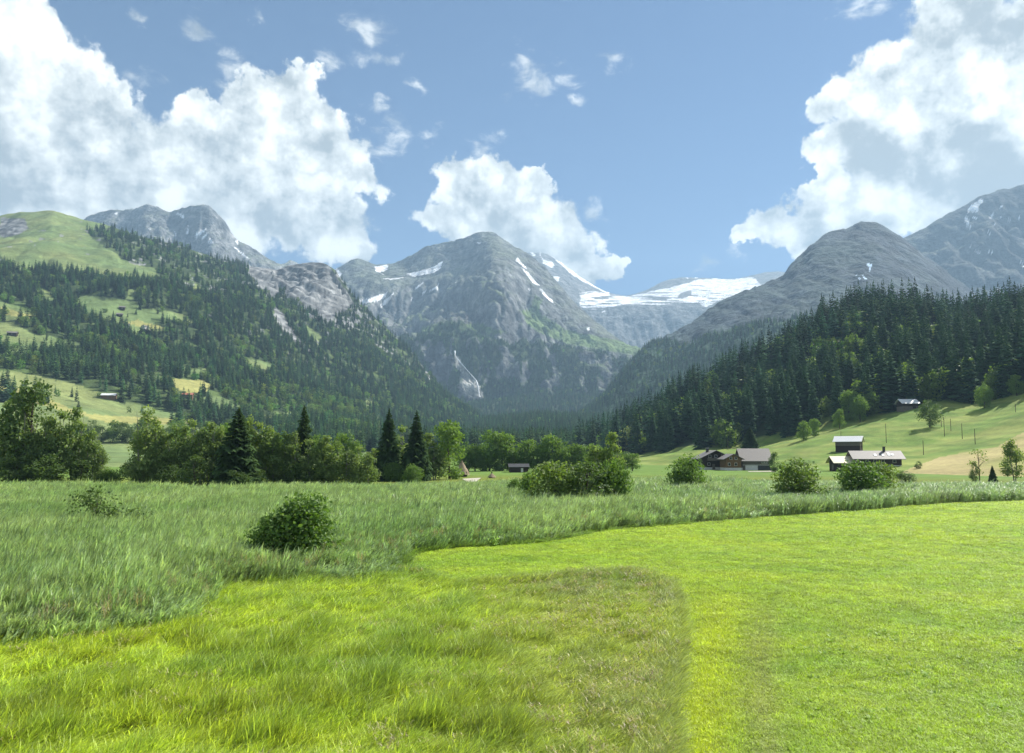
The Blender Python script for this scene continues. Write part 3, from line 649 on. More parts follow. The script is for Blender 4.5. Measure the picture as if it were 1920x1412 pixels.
def hash_seed(k): return sum(ord(c)*(i+3) for i, c in enumerate(k))
leafy_kind('birch', 5, 2600, birchs, 0.0185, 30, 0.10, 0.21, M['birch'], M['birch_bark'], 0.011, 2, 0.9, 0.5, 12)
leafy_kind('round', 4, 3200, roundc, 0.023, 32, 0.05, 0.37, M['leaf'], M['bark'], 0.020, 1, 0.7, 0.15)
leafy_kind('dark', 3, 2600, oval, 0.020, 30, 0.06, 0.30, M['leaf_dark'], M['bark'], 0.018, 1, 0.8, 0.25)
leafy_kind('bush', 4, 3800, bushs, 0.030, 34, 0.03, 0.52, M['willow'], M['bark'], 0.014, 4, 0.7, 0.25, 6)
leafy_kind('gold', 2, 3600, bushs, 0.030, 34, 0.03, 0.52, M['leaf_gold'], M['bark'], 0.014, 4, 0.7, 0.3, 6)
leafy_kind('sparse', 1, 220, oval, 0.02, 12, 0.25, 0.24, M['birch'], M['bark'], 0.012, 1, 0.92, 0.6, 14)
leafy_kind('shrub', 1, 900, oval, 0.026, 16, 0.12, 0.40, M['leaf_dark'], M['bark'], 0.010, 4, 0.85, 0.6, 8)

tree_count = {}
def plant(kind, loc, height, width, label, cat='tree', name=None, group=None):
    n = tree_count.get(kind, 0); tree_count[kind] = n+1
    nv = len([1 for k in KIND if k[0] == kind]); tm, cm = KIND[kind, n % nv]
    nat = {'spruce': 0.40, 'birch': 0.46, 'round': 0.78, 'dark': 0.62, 'bush': 1.10, 'gold': 1.10, 'sparse': 0.46, 'shrub': 0.8}[kind]
    o = empty(name or {'spruce': 'spruce_tree', 'birch': 'birch_tree', 'bush': 'willow_bush', 'gold': 'willow_bush', 'shrub': 'shrub'}.get(kind, 'leafy_tree'), loc, random.Random(n*7+hash_seed(kind)).uniform(0, 6.28))
    w = width/nat; o.scale = (w, w, height)
    link('trunk', tm, o); link('crown', cm, o)
    return tag(o, label, cat, group)
def pix_scale(Y): return Y/F
def on_ground(px, pyb):
    x, y = ground(px, pyb); return float(x), float(y), float(ground_z(np.array([x]), np.array([y]))[0]) - 0.05
def plant_px(kind, px, pyb, pyt, wpx, label, cat='tree', name=None, group=None, sheet=None):
    if sheet is None:
        loc = on_ground(px, pyb)
    else:
        loc = sheet_at(sheet, px, pyb); loc = (loc[0], loc[1], loc[2]-0.15)
    s = pix_scale(loc[1]); return plant(kind, loc, (pyb-pyt)*s, wpx*s, label, cat, name, group)

# ================================================================== SINGLE TREES AND BUSHES
ROW = 'trees along the far edge of the reed bed'
B_ = 'slender pale-green birch in the dense tree belt behind the reeds'
for (px, pt, w) in [(12,742,70),(108,768,66),(136,764,60),(165,802,46),(298,800,48),(328,790,54),(356,786,50),(392,792,52),(462,775,44),(500,797,58),(530,803,50),(578,822,50),(40,760,70),(85,775,60),(185,838,34),(285,775,50),(312,812,50),(342,800,46),(374,800,50),(412,800,46),(430,812,40),(482,790,46),(515,812,50),(548,806,46),(595,824,44),(630,822,50),(672,836,46),(610,816,54),(655,842,58),(690,848,40)]:
    plant_px('birch', px, 917, pt, w, B_, group=ROW)
plant_px('dark', 50, 917, 706, 104, 'broad dark-green tree, the tallest and bulkiest of the belt behind the reeds')
plant_px('birch', 268, 917, 756, 66, 'tall narrow birch beside the gap that shows a light green meadow')
plant_px('dark', 256, 916, 850, 56, 'dark bushy young tree at the foot of the tall birch by the meadow gap')
for (px, pb, pt, w) in [(365,921,855,58),(440,922,880,50),(472,920,872,46),(620,915,856,44),(150,918,860,60),(320,920,870,50),(545,918,870,60),(590,917,868,50),(675,914,872,44),(25,919,858,70),(90,919,850,70)]:
    plant_px('dark', px, pb, pt, w, 'low dark bushy undergrowth at the foot of the birch belt', 'bush', 'leafy_bush', 'undergrowth of the tree belt')
plant_px('bush', 205, 917, 882, 48, 'low round dark bush in the gap before the light green meadow', 'bush')
plant_px('spruce', 443, 920, 764, 92, 'wide dark spruce with drooping boughs among the pale birches')
plant_px('spruce', 567, 916, 760, 70, 'tall spruce with bare pointed tip rising behind the pale birches')
for (px, pb, pt, w) in [(640,900,812,70),(592,900,815,60),(420,902,792,60),(505,902,806,60),(345,902,806,60),(668,900,826,60)]:
    plant_px('round', px, pb, pt, w, 'rounded mid-green tree standing behind the birch belt', group='trees behind the birch belt')
plant_px('spruce', 728, 902, 766, 54, 'left one of two pointed spruces by the thatched hut'.replace('left one of two pointed spruces', 'slimmer of two pointed spruces'))
plant_px('spruce', 780, 902, 770, 66, 'broader of two pointed spruces by the thatched hut')
plant_px('round', 842, 899, 786, 74, 'tall rounded bright tree directly beside the thatched hut')
C_ = 'bright leafy tree crowding round the two pointed spruces'
for (px, pt, w) in [(752,798,54),(803,812,56),(818,836,48),(700,840,46),(765,830,50),(715,850,44)]:
    plant_px('birch', px, 900, pt, w, C_, group='trees around the two spruces')
plant_px('bush', 738, 903, 868, 44, 'low bush under the slimmer of the two spruces', 'bush')
plant_px('bush', 775, 905, 872, 40, 'low bush under the broader of the two spruces', 'bush')
D_ = 'rounded green tree in the row beyond the thatched huts'
for (px, pt, w) in [(875,828,50),(890,836,52),(918,806,58),(942,809,58),(964,826,60),(988,824,54),(1010,836,50),(1033,812,58),(1062,828,56),(1086,834,54),(1110,832,54),(1135,838,50),(1160,844,46),(1185,850,40),(905,845,50),(1045,845,50),(975,846,50)]:
    plant_px('round', px, 883, pt, w, D_, group='tree row beyond the huts')
# hedge of trees at the far side of the light green meadow
for k, px in enumerate(range(150, 480, 20)):
    p = sheet_at(hl, px, 829 + 2*math.sin(k*1.7)); s = pix_scale(p[1])
    plant('dark' if k % 3 else 'round', (p[0], p[1], p[2]-0.3), (38+8*math.sin(k*2.3))*s, (34+6*math.cos(k*1.3))*s, 'dark rounded tree in the hedge across the light green meadow', 'tree', None, 'hedge across the meadow')
# clump in the middle of the reeds
plant_px('gold', 1035, 960, 868, 112, 'yellowish willow bush in the clump standing in the reeds', 'bush')
plant_px('dark', 1100, 961, 862, 102, 'dark green bush in the middle of the reed clump', 'bush', 'leafy_bush')
plant_px('bush', 1152, 958, 864, 80, 'fresh green bush at the house side of the reed clump', 'bush')
plant_px('birch', 1150, 946, 810, 58, 'slim young tree poking up tallest out of the reed clump')
plant_px('birch', 1115, 946, 832, 60, 'shorter young tree beside the tallest one of the reed clump')
plant_px('bush', 992, 950, 890, 52, 'small bush at the hut side of the reed clump', 'bush')
plant_px('bush', 966, 942, 900, 34, 'smallest bush standing apart from the reed clump, towards the huts', 'bush')
plant_px('bush', 1287, 930, 856, 78, 'round bright green bush standing alone in front of the farmhouse', 'bush')
plant_px('gold', 1497, 942, 862, 98, 'olive green round willow bush between farm barn and low huts', 'bush')
plant_px('bush', 1608, 938, 866, 104, 'broad green willow bush hiding the foot of the low huts', 'bush')
plant_px('gold', 1655, 934, 869, 66, 'loose yellowish willow bush leaning out beside the broad one', 'bush')
plant_px('dark', 1697, 905, 881, 38, 'small dark round bush at the edge of the straw-coloured slope', 'bush', 'leafy_bush')
plant_px('bush', 566, 1064, 932, 152, 'large round dark willow bush alone amid the near reeds', 'bush')
plant_px('bush', 506, 1068, 968, 104, 'dark low shoots trailing from the large bush amid the reeds', 'bush', 'willow_bush')
plant_px('shrub', 168, 1012, 912, 86, 'thin half-bare shrub poking out of the reeds', 'shrub')
plant_px('shrub', 240, 1012, 952, 96, 'low straggly shrub beside the thin half-bare one in the reeds', 'shrub')
plant_px('sparse', 1836, 905, 838, 34, 'nearly bare thin tree in front of the straw-coloured slope')
plant_px('dark', 1828, 905, 866, 16, 'narrow dark bush at the foot of the nearly bare tree', 'bush', 'leafy_bush')
plant_px('spruce', 1862, 905, 872, 15, 'tiny spruce sapling in front of the straw-coloured slope')
plant_px('birch', 1902, 905, 822, 42, 'leafy upright tree in front of the straw-coloured slope')
plant_px('dark', 1453, 886, 846, 20, 'small dark tree at the gable end of the grey-roofed barn')
# trees on the pasture
plant_px('dark', 1743, 802, 748, 38, 'dark lone maple in the middle of the pasture slope', sheet=hr)
plant_px('round', 1592, 788, 730, 42, 'bigger of two rounded limes at the forest edge', sheet=hr)
plant_px('round', 1613, 790, 737, 32, 'smaller of two rounded limes at the forest edge', sheet=hr)
plant_px('round', 1573, 804, 766, 24, 'small bright tree below the two rounded limes', sheet=hr)
plant_px('round', 1507, 824, 787, 28, 'rounded tree at the lower forest edge, the wider of a pair', sheet=hr)
plant_px('round', 1528, 817, 782, 24, 'rounded tree at the lower forest edge, the slimmer of a pair', sheet=hr)
plant_px('spruce', 1407, 848, 800, 40, 'dark spruce standing right behind the grey barn roof', sheet=hr)
plant_px('dark', 1722, 878, 864, 14, 'tiny dark bush where the green pasture meets the straw slope', 'bush', 'leafy_bush', sheet=hr)
plant_px('round', 1845, 764, 716, 30, 'leafy tree at the upper pasture edge against the spruces', sheet=hr)
plant_px('round', 1908, 742, 702, 34, 'bright leafy tree at the top corner of the pasture', sheet=hr)

# ================================================================== FORESTS
low_spruce = []; low_leaf = []
for i in range(6):
    low_spruce.append(spruce_crown(300+i, 15 + i % 3, 8, False, (0.135, 0.16, 0.18)[i % 3], 0.03))
def scatter(sh, mask, spacing, seed, extra=None, pxlim=(-90, 2010)):
    g = np.random.default_rng(seed); G = sh.G
    e1 = G[:-1, 1:]-G[:-1, :-1]; e2 = G[1:, :-1]-G[:-1, :-1]
    area = np.abs(e1[..., 0]*e2[..., 1]-e1[..., 1]*e2[..., 0])
    m = mask[:-1, :-1] & mask[1:, 1:]
    p = np.where(m & (sh.px[:-1, :-1] > pxlim[0]) & (sh.px[:-1, :-1] < pxlim[1]), area/spacing**2, 0)
    if extra is not None: p = p*extra[:-1, :-1]
    n = g.poisson(p); ii, jj = np.nonzero(n); ii = np.repeat(ii, n[n > 0]); jj = np.repeat(jj, n[n > 0])
    u = g.random(len(ii))[:, None]; v = g.random(len(ii))[:, None]
    P = (G[ii, jj]*(1-u)+G[ii, jj+1]*u)*(1-v) + (G[ii+1, jj]*(1-u)+G[ii+1, jj+1]*u)*v
    return P
def gn_stuff(name, label, cat, P, rot, scl, idx, tint, protos):
    """one object whose points carry copies of the small shapes in protos"""
    me = bpy.data.meshes.new(name); me.vertices.add(len(P)); me.vertices.foreach_set('co', np.ascontiguousarray(P, np.float32).ravel())
    for nm, ty, dat, key in (('rot', 'FLOAT_VECTOR', rot, 'vector'), ('scl', 'FLOAT_VECTOR', scl, 'vector'), ('idx', 'INT', idx, 'value')):
        a = me.attributes.new(nm, ty, 'POINT'); a.data.foreach_set(key, np.ascontiguousarray(dat, np.int32 if ty == 'INT' else np.float32).ravel())
    a = me.attributes.new('tint', 'FLOAT_COLOR', 'POINT'); c = np.ones((len(P), 4), np.float32); c[:, :3] = tint; a.data.foreach_set('color', c.ravel())
    ng = bpy.data.node_groups.new(name, 'GeometryNodeTree')
    ng.interface.new_socket('Geometry', in_out='INPUT', socket_type='NodeSocketGeometry'); ng.interface.new_socket('Geometry', in_out='OUTPUT', socket_type='NodeSocketGeometry')
    n = ng.nodes; gi = n.new('NodeGroupInput'); go = n.new('NodeGroupOutput'); ip = n.new('GeometryNodeInstanceOnPoints'); jg = n.new('GeometryNodeJoinGeometry')
    for pm in protos:
        po = bpy.data.objects.new(pm.name, pm); oi = n.new('GeometryNodeObjectInfo'); oi.inputs['Object'].default_value = po
        gt = n.new('GeometryNodeGeometryToInstance'); ng.links.new(oi.outputs['Geometry'], gt.inputs[0]); ng.links.new(gt.outputs[0], jg.inputs[0])
    def na(nm, ty):
        x = n.new('GeometryNodeInputNamedAttribute'); x.data_type = ty; x.inputs['Name'].default_value = nm; return x.outputs['Attribute']
    ng.links.new(gi.outputs[0], ip.inputs['Points']); ng.links.new(jg.outputs[0], ip.inputs['Instance'])
    ip.inputs['Pick Instance'].default_value = True
    ng.links.new(na('idx', 'INT'), ip.inputs['Instance Index']); ng.links.new(na('rot', 'FLOAT_VECTOR'), ip.inputs['Rotation']); ng.links.new(na('scl', 'FLOAT_VECTOR'), ip.inputs['Scale'])
    ng.links.new(ip.outputs[0], go.inputs[0])
    o = link(name, me); md_ = o.modifiers.new('scatter', 'NODES'); md_.node_group = ng
    return tag(o, label, cat, kind='stuff')
M['f_spruce'] = mat_leaf('forest_spruce', (0.75, 0.8, 0.85), (1.25, 1.2, 1.1), 0.08, True, 0.04, rough=0.9)
M['f_leaf'] = mat_leaf('forest_leaves', (0.8, 0.85, 0.85), (1.2, 1.15, 1.1), 0.30, True, 0.2)
SPR = [T.mesh('forest_spruce', M['f_spruce']) for T in low_spruce]
LEA = []
for i in range(4):
    V, Fq, _ = leafy_crown(500+i, 300, roundc, 0.055, 22, 0.03, 0.38, 0.15); LEA.append(mesh_np('forest_leafy', V, Fq, M['f_leaf'], smooth=False))
def forest(name, label, P, leaf_mask, hs, hl_, seed, ts, tl, lname=None, llabel=None):
    g = np.random.default_rng(seed)
    for sel, protos, h, t, nm, lb, wr in ((~leaf_mask, SPR, hs, ts, name, label, (1.1, 1.6)), (leaf_mask, LEA, hl_, tl, lname, llabel, (0.85, 1.25))):
        Q = P[sel]; n = len(Q)
        if not n: continue
        big = 0.5+0.5*fbm(Q[:, 0]/90, Q[:, 1]/90, 3, seed=seed)
        H = h[0] + (h[1]-h[0])*np.clip(0.45*big+0.75*g.random(n)-0.1, 0, 1); W = H*g.uniform(*wr, n)
        rot = np.stack([g.normal(0, 0.025, n), g.normal(0, 0.025, n), g.uniform(0, 6.28, n)], 1)
        tint = np.array(t)[None]*(0.50+1.0*g.random((n, 1)))*(1+0.14*g.normal(size=(n, 3))*np.array((1, 0.5, 0.8)))
        Q = Q.copy(); Q[:, 2] -= 0.02*H
        gn_stuff(nm, lb, 'forest', Q, rot, np.stack([W, W, H], 1), g.integers(0, len(protos), n), np.clip(tint, 0.004, 1), protos)
def leafpick(P, thr, sc, seed, base=0.05):
    g = np.random.default_rng(seed); f = fbm(P[:, 0]/sc, P[:, 1]/sc, 3, seed=seed); return g.random(len(P)) < np.clip((f-thr)*2.2, 0, 0.85)+base
DK = (0.052, 0.104, 0.044); LF = (0.125, 0.21, 0.052)
# left hillside
dens = np.clip(0.9 + 0.8*fbm(hl.G[..., 0]/90, hl.G[..., 1]/90, 4, seed=131)*1.3, 0.06, 1.4)
dens *= np.where(hl.S > 4.1, np.where(hl.px < 420, 0.30, 0.55), 1.0)*np.where((hl.px < 110) & (hl.S > 4.1), 0.5, 1)
P = scatter(hl, hl_forest, 9.6, 1, dens); ppx, ppy = project(P[:, 0], P[:, 1], P[:, 2])
lm = leafpick(P, 0.12, 110, 3, 0.10) | (inpoly(ppx, ppy, [(420,735),(520,725),(640,745),(690,790),(640,800),(560,790),(480,775),(430,765)]) & (np.random.default_rng(2).random(len(P)) < 0.7))
forest('hillside_spruce_forest', 'dark spruce forest covering the left hillside between the meadows', P, lm, (15, 27), (9, 17), 11, DK, LF, 'hillside_leafy_wood', 'lighter broadleaf trees mixed through the left hillside forest')
# meadow edges: sprinkled trees in the clearings
P = scatter(hl, ~hl_forest & (hl.S > 1.7) & (hl.S < 4.2) & ~inany(hl.px, hl.py, STRAW_L), 55, 5, None); forest('clearing_spruces', 'scattered spruces dotting the left hillside clearings', P, leafpick(P, 0.1, 60, 9, 0.3), (8, 20), (6, 12), 12, DK, LF, 'clearing_leafy_trees', 'scattered leafy trees dotting the left hillside clearings')
# central wall, valley head, dome flank
P = scatter(mc, mc_forest & ~bare, 11.5, 6, np.clip(0.9+0.7*fbm(mc.G[..., 0]/120, mc.G[..., 2]/200, 3, seed=7), 0.2, 1.2)); forest('rock_wall_forest', 'hazy spruce forest clinging to the rock wall below the central peak', P, leafpick(P, 0.4, 200, 4, 0.03), (15, 26), (10, 16), 13, DK, LF, 'rock_wall_leafy_wood', 'hazy broadleaf patches on the rock wall below the central peak')
P = scatter(vf, vf_forest, 9.5, 8); forest('valley_head_forest', 'dense spruce forest filling the head of the valley', P, leafpick(P, 0.25, 120, 6, 0.05), (17, 29), (10, 17), 14, DK, LF, 'valley_head_leafy_wood', 'leafy trees mixed into the forest at the valley head')
P = scatter(md, md_forest, 11.5, 10, np.clip(0.8+0.9*fbm(md.G[..., 0]/150, md.G[..., 1]/150, 3, seed=8), 0.05, 1.1)); forest('dome_flank_forest', 'bluish forest on the flank of the rounded dome mountain', P, leafpick(P, 0.4, 200, 8, 0.05), (13, 24), (9, 15), 15, DK, LF, 'dome_flank_leafy_wood', 'bluish broadleaf patches on the flank of the rounded dome mountain')
# the wooded hill on the right: the largest trees singly, the rest as a mass
P = scatter(hr, hr_forest & ~patch, 9.2, 12, None, (1085, 2150)); ppx, ppy = project(P[:, 0], P[:, 1], P[:, 2])
lm = leafpick(P, 0.06, 55, 10, 0.12) | ((hr_edge := (np.random.default_rng(4).random(len(P)) < 0.35)) & (ppy > np.interp(ppx, [1080,1300,1440,1640,1760,1920], [850,835,812,762,742,724])) & (P[:, 1] < 520))
vis = (ppx > 0) & (ppx < 1925) & (ppx > 1110)
def single(sel_mask, nmax, protos, h, wr, nm, lb, grp, seed):
    g = np.random.default_rng(seed); k = np.nonzero(sel_mask & vis)[0]; k = k[np.argsort(P[k, 1])][:nmax]
    for j, i in enumerate(k):
        H = float(g.uniform(*h)); W = H*float(g.uniform(*wr))
        o = link(nm, protos[j % len(protos)], None, (P[i, 0], P[i, 1], P[i, 2]-0.02*H)); o.scale = (W, W, H); o.rotation_euler = (0, 0, float(g.uniform(0, 6.28)))
        tag(o, lb, 'tree', grp)
    r = np.ones(len(P), bool); r[k] = False; return r
hillspr = []
for i in range(6):
    hillspr.append(spruce_crown(400+i, 21, 9, False, (0.135, 0.15, 0.17)[i % 3], 0.02).mesh('spruce', M['spruce_hill']))
M['leaf_hill'] = mat_leaf('hill_leaves', (0.070, 0.135, 0.030), (0.170, 0.250, 0.055), 0.40)
hilllea = []
for i in range(4):
    V, Fq, cl = leafy_crown(720+i, 640, roundc, 0.044, 40, 0.03, 0.36, 0.0); T = limbs(i, cl, 0.02, 0.8, 40, 1)
    hilllea.append(mesh_np('leafy_tree', np.concatenate([V, np.array(T.v)]), np.concatenate([Fq[:, [0, 1, 2]], Fq[:, [0, 2, 3]], np.array(T.f)+len(V)]), M['leaf_hill'], smooth=False))
r1 = single(~lm, 290, hillspr, (19, 36), (1.1, 1.65), 'spruce_tree', 'tall dark spruce in the front ranks of the wooded hill above the pasture', 'spruces of the wooded hill', 21)
r2 = single(lm, 110, hilllea, (9, 20), (0.8, 1.2), 'leafy_tree', 'rounded bright leafy tree among the dark spruces of the wooded hill', 'leafy trees of the wooded hill', 22)
rest = r1 & r2
forest('wooded_hill_forest', 'dark spruces massed on the upper part of the wooded hill', P[rest], lm[rest], (20, 40), (13, 22), 16, (0.036, 0.080, 0.042), LF, 'wooded_hill_leafy_trees', 'bright leafy crowns massed among the upper spruces of the wooded hill')

# ================================================================== BUILDINGS AND MAN-MADE THINGS
M['log'] = mat_plain('weathered_dark_timber', (0.060, 0.042, 0.030), (0.030, 0.022, 0.018), 6, stretch=(0.4, 0.4, 3))
M['board'] = mat_plain('grey_weathered_boards', (0.19, 0.165, 0.14), (0.10, 0.085, 0.07), 5, stretch=(3, 3, 0.3))
M['brown'] = mat_plain('brown_timber', (0.20, 0.115, 0.055), (0.12, 0.07, 0.035), 5, stretch=(0.5, 0.5, 3))
M['plaster'] = mat_plain('white_plaster', (0.72, 0.70, 0.66), (0.58, 0.56, 0.52), 2)
M['shingle'] = mat_plain('grey_roof_shingles', (0.20, 0.18, 0.165), (0.13, 0.115, 0.105), 7, stretch=(1, 1, 1), rough=0.6, spec=0.5)
M['tin'] = mat_plain('pale_metal_roof', (0.72, 0.72, 0.72), (0.60, 0.60, 0.60), 3, rough=0.45, spec=0.6)
M['tin_tan'] = mat_plain('tan_metal_roof', (0.55, 0.47, 0.31), (0.46, 0.39, 0.26), 3, rough=0.5, spec=0.5)
M['tile'] = mat_plain('red_tile_roof', (0.42, 0.17, 0.12), (0.34, 0.13, 0.09), 5)
M['glass'] = mat_plain('dark_window_glass', (0.02, 0.022, 0.025), (0.015, 0.016, 0.018), 1, rough=0.08, spec=0.6, bump=0)
M['metal'] = mat_plain('dark_metal', (0.07, 0.07, 0.07), (0.04, 0.04, 0.04), 4, rough=0.5)
M['thatch'] = mat_plain('dry_thatch', (0.36, 0.29, 0.19), (0.24, 0.185, 0.12), 9, stretch=(1, 1, 0.35), bump=0.8, bd=0.05)
M['pole'] = mat_plain('pole_wood', (0.11, 0.08, 0.055), (0.07, 0.05, 0.035), 5, stretch=(2, 2, 0.3))
M['gravel'] = mat_plain('pale_gravel', (0.46, 0.42, 0.35), (0.36, 0.33, 0.27), 1.2)

class MB:
    def __init__(self): self.v = []; self.f = []
    def box(self, x0, x1, y0, y1, z0, z1):
        n = len(self.v); self.v += [(x, y, z) for x in (x0, x1) for y in (y0, y1) for z in (z0, z1)]
        self.f += [tuple(n+i for i in q) for q in ((0,1,3,2),(4,6,7,5),(0,4,5,1),(2,3,7,6),(0,2,6,4),(1,5,7,3))]; return self
    def prism(self, poly, axis, a0, a1):
        """extrude a polygon of (u, z) along axis 'x' or 'y'"""
        n = len(self.v); k = len(poly)
        for a in (a0, a1): self.v += [(a, u, z) if axis == 'x' else (u, a, z) for u, z in poly]
        self.f += [tuple(range(n, n+k)), tuple(range(n+2*k-1, n+k-1, -1))] + [(n+i, n+(i+1) % k, n+k+(i+1) % k, n+k+i) for i in range(k)]; return self
    def build(self, name, mat, parent=None, loc=None):
        me = bpy.data.meshes.new(name); me.from_pydata(self.v, [], self.f); me.materials.append(mat)
        import bmesh
        bm = bmesh.new(); bm.from_mesh(me); bmesh.ops.recalc_face_normals(bm, faces=bm.faces); bm.to_mesh(me); bm.free()
        return link(name, me, parent, loc)
def gable_house(name, label, cat, loc, yaw, L, W, eave, ridge, over, wall_mat, roof_mat, base=0.0, base_mat=None, low=None, low_mat=None, dig=1.5, group=None, slab=0.16):
    """ridge along local x; the long wall at -W/2 faces local -y; parts: foundation, wall, two roof slopes"""
    o = empty(name, loc, yaw); hx, hy = L/2, W/2
    if base > 0: MB().box(-hx+0.06, hx-0.06, -hy+0.06, hy-0.06, -dig, base).build('foundation', base_mat or M['plaster'], o)
    z0 = base if base > 0 else -dig
    if low: MB().box(-hx+0.03, hx-0.03, -hy+0.03, hy-0.03, z0, low).build('lower_wall', low_mat, o); z0 = low
    MB().prism([(-hy, z0), (hy, z0), (hy, eave), (0, ridge), (-hy, eave)], 'x', -hx, hx).build('wall', wall_mat, o)
    sl = (ridge-eave)/hy; oh = over
    for s in (-1, 1):
        e = s*(hy+oh); ze = eave-sl*oh
        MB().prism([(0.0, ridge+0.02), (e, ze+0.02), (e, ze+0.02+slab), (0.0, ridge+0.02+slab)], 'x', -hx-oh, hx+oh).build('roof_slope', roof_mat, o)
    return tag(o, label, cat, group)
def window(o, x, y, z, w, h, face='y', sgn=-1):
    """a window set on the wall plane y=const (face 'y') or x=const (face 'x')"""
    if face == 'y':
        f = MB().box(x-w/2-0.09, x+w/2+0.09, y+sgn*0.06 if sgn < 0 else y, y if sgn < 0 else y+0.06, z-h/2-0.09, z+h/2+0.09).build('window', M['plaster'], o)
        MB().box(x-w/2, x+w/2, y+sgn*0.075 if sgn < 0 else y+0.02, y+sgn*0.02 if sgn < 0 else y+0.075, z-h/2, z+h/2).build('pane', M['glass'], f)
    else:
        a, b = sorted((x, x+sgn*0.06)); f = MB().box(a, b, y-w/2-0.09, y+w/2+0.09, z-h/2-0.09, z+h/2+0.09).build('window', M['plaster'], o)
        a, b = sorted((x+sgn*0.02, x+sgn*0.075)); MB().box(a, b, y-w/2, y+w/2, z-h/2, z+h/2).build('pane', M['glass'], f)
def gnd(px, py):
    x, y, z = on_ground(px, py); return x, y, z
# farmhouse: gable towards us (ridge away from us)
hx_, hy_, hz_ = gnd(1334, 881)
fh = gable_house('farmhouse', 'dark timber chalet farmhouse with broad low gable and balcony', 'house', (hx_+1.6, hy_+5, hz_), R(90), 11, 10.4, 4.5, 7.0, 1.3, M['log'], M['shingle'], 1.0)
# local -x is the front gable (towards us) after the 90 degree turn
MB().box(-7.0, -5.5, -3.4, 3.4, 3.3, 3.42).build('balcony_floor', M['board'], fh)
bal = MB().box(-7.0, -6.9, -3.4, 3.4, 3.45, 4.3).build('balcony_rail', M['board'], fh)
for s in (-2.4, 0.0, 2.2):
    window(fh, -5.5, s, 4.95, 0.8, 0.9, 'x', -1)
for s in (-4.2, -2.2, 2.6):
    window(fh, -5.5, s, 2.1, 0.8, 0.9, 'x', -1)
for s in (-3.6, -1.0, 2.4):
    window(fh, s, 5.2, 2.4, 0.8, 0.9, 'y', 1)
MB().box(-5.57, -5.5, 0.4, 1.4, 0.2, 2.2).build('door', M['board'], fh)
ch = MB().box(0.6, 1.5, 1.0, 1.9, 5.4, 7.9).build('chimney', M['metal'], fh); MB().box(0.5, 1.6, 0.9, 2.0, 7.92, 8.05).build('chimney_cap', M['tin'], ch)
# annex with brown gable
ax_, ay_, az_ = gnd(1372, 882)
an = gable_house('farmhouse_annex', 'small brown timber gable house between farmhouse and grey-roofed barn', 'house', (ax_, ay_+1.5, az_), R(90), 8, 5.4, 4.3, 5.7, 1.0, M['brown'], M['shingle'], 1.0)
for y_ in (0.9, -0.9): window(an, -4.0, y_, 4.3, 0.75, 0.8, 'x', -1)
for y_ in (1.5, -0.8): window(an, -4.0, y_, 2.2, 0.75, 0.9, 'x', -1)
# barn
bx_, by_, bz_ = gnd(1420, 882)
bn = gable_house('barn', 'big barn with wide pale grey roof and white garage door', 'barn', (bx_, by_+4.5, bz_), R(-3), 9.6, 9.0, 3.9, 7.6, 0.9, M['board'], M['shingle'], 0.0, None, 2.0, M['board'], 0.5)
MB().box(-3.9, 0.4, -4.58, -4.47, 0.05, 1.78).build('garage_door', M['plaster'], bn)
MB().box(0.6, 4.6, -4.56, -4.47, 0.05, 1.78).build('sliding_door', M['metal'], bn)
MB().box(-4.8, 4.8, -4.6, -4.5, 1.86, 2.02).build('sill_beam', M['plaster'], bn)
for k in range(4): window(bn, 2.0+0.55*k, -4.5, 3.0, 0.32, 0.8)
MB().box(-7.2, -4.83, -4.3, 2.5, -0.5, 1.3).build('side_wall', M['board'], bn); MB().box(-7.3, -4.83, -4.5, -4.38, 0.02, 0.95).build('plinth', M['plaster'], bn)
# small cart beside the barn
cx_, cy_, cz_ = gnd(1449, 882.5); ct = empty('farm_cart', (cx_, cy_-1.0, cz_+0.05), R(4)); tag(ct, 'small low farm cart parked at the barn corner', 'cart')
MB().box(-1.1, 1.1, -0.6, 0.6, 0.55, 0.72).build('bed', M['metal'], ct); MB().box(-1.1, 1.1, -0.6, -0.54, 0.74, 1.05).build('side_board', M['board'], ct); MB().box(-1.1, 1.1, 0.54, 0.6, 0.74, 1.05).build('side_board', M['board'], ct)
for sx in (-0.7, 0.7):
    for sy in (-0.66, 0.66):
        T = TM(); T.tube([(sx, sy-0.08, 0.3), (sx, sy-0.079, 0.3), (sx, sy+0.079, 0.3), (sx, sy+0.08, 0.3)], [0.02, 0.3, 0.3, 0.02], 12); link('wheel', T.mesh('wheel', M['metal']), ct)
# huts on the pasture
def hut_on(px, py, sheet=None, **kw):
    p = sheet_at(sheet, px, py) if sheet else gnd(px, py); return gable_house(loc=p, **kw)
h1 = hut_on(1591, 846, hr, name='hay_barn', label='hay barn with bright white metal roof alone on the lower pasture', cat='barn', yaw=R(-34), L=9.6, W=6.2, eave=4.4, ridge=6.2, over=0.9, wall_mat=M['board'], roof_mat=M['tin'], low=2.3, low_mat=M['log'], dig=3)
MB().box(-0.9, 0.9, -3.2, -3.1, 0.3, 2.1).build('door', M['log'], h1)
h2 = hut_on(1700, 768, hr, name='hay_barn', label='hay barn with pale roof at the forest edge above the pasture', cat='barn', yaw=R(2), L=8.6, W=6.5, eave=3.6, ridge=5.6, over=0.9, wall_mat=M['log'], roof_mat=M['tin'], low=1.6, low_mat=M['board'], dig=3)
MB().box(1.2, 3.0, -3.35, -3.25, 0.4, 2.6).build('door', M['log'], h2)
h3 = hut_on(1582, 882, hr, name='low_hut', label='low dark hut with tan roof behind the broad willow bush', cat='hut', yaw=R(-4), L=7.6, W=6.4, eave=2.9, ridge=4.6, over=1.0, wall_mat=M['log'], roof_mat=M['tin_tan'], dig=3)
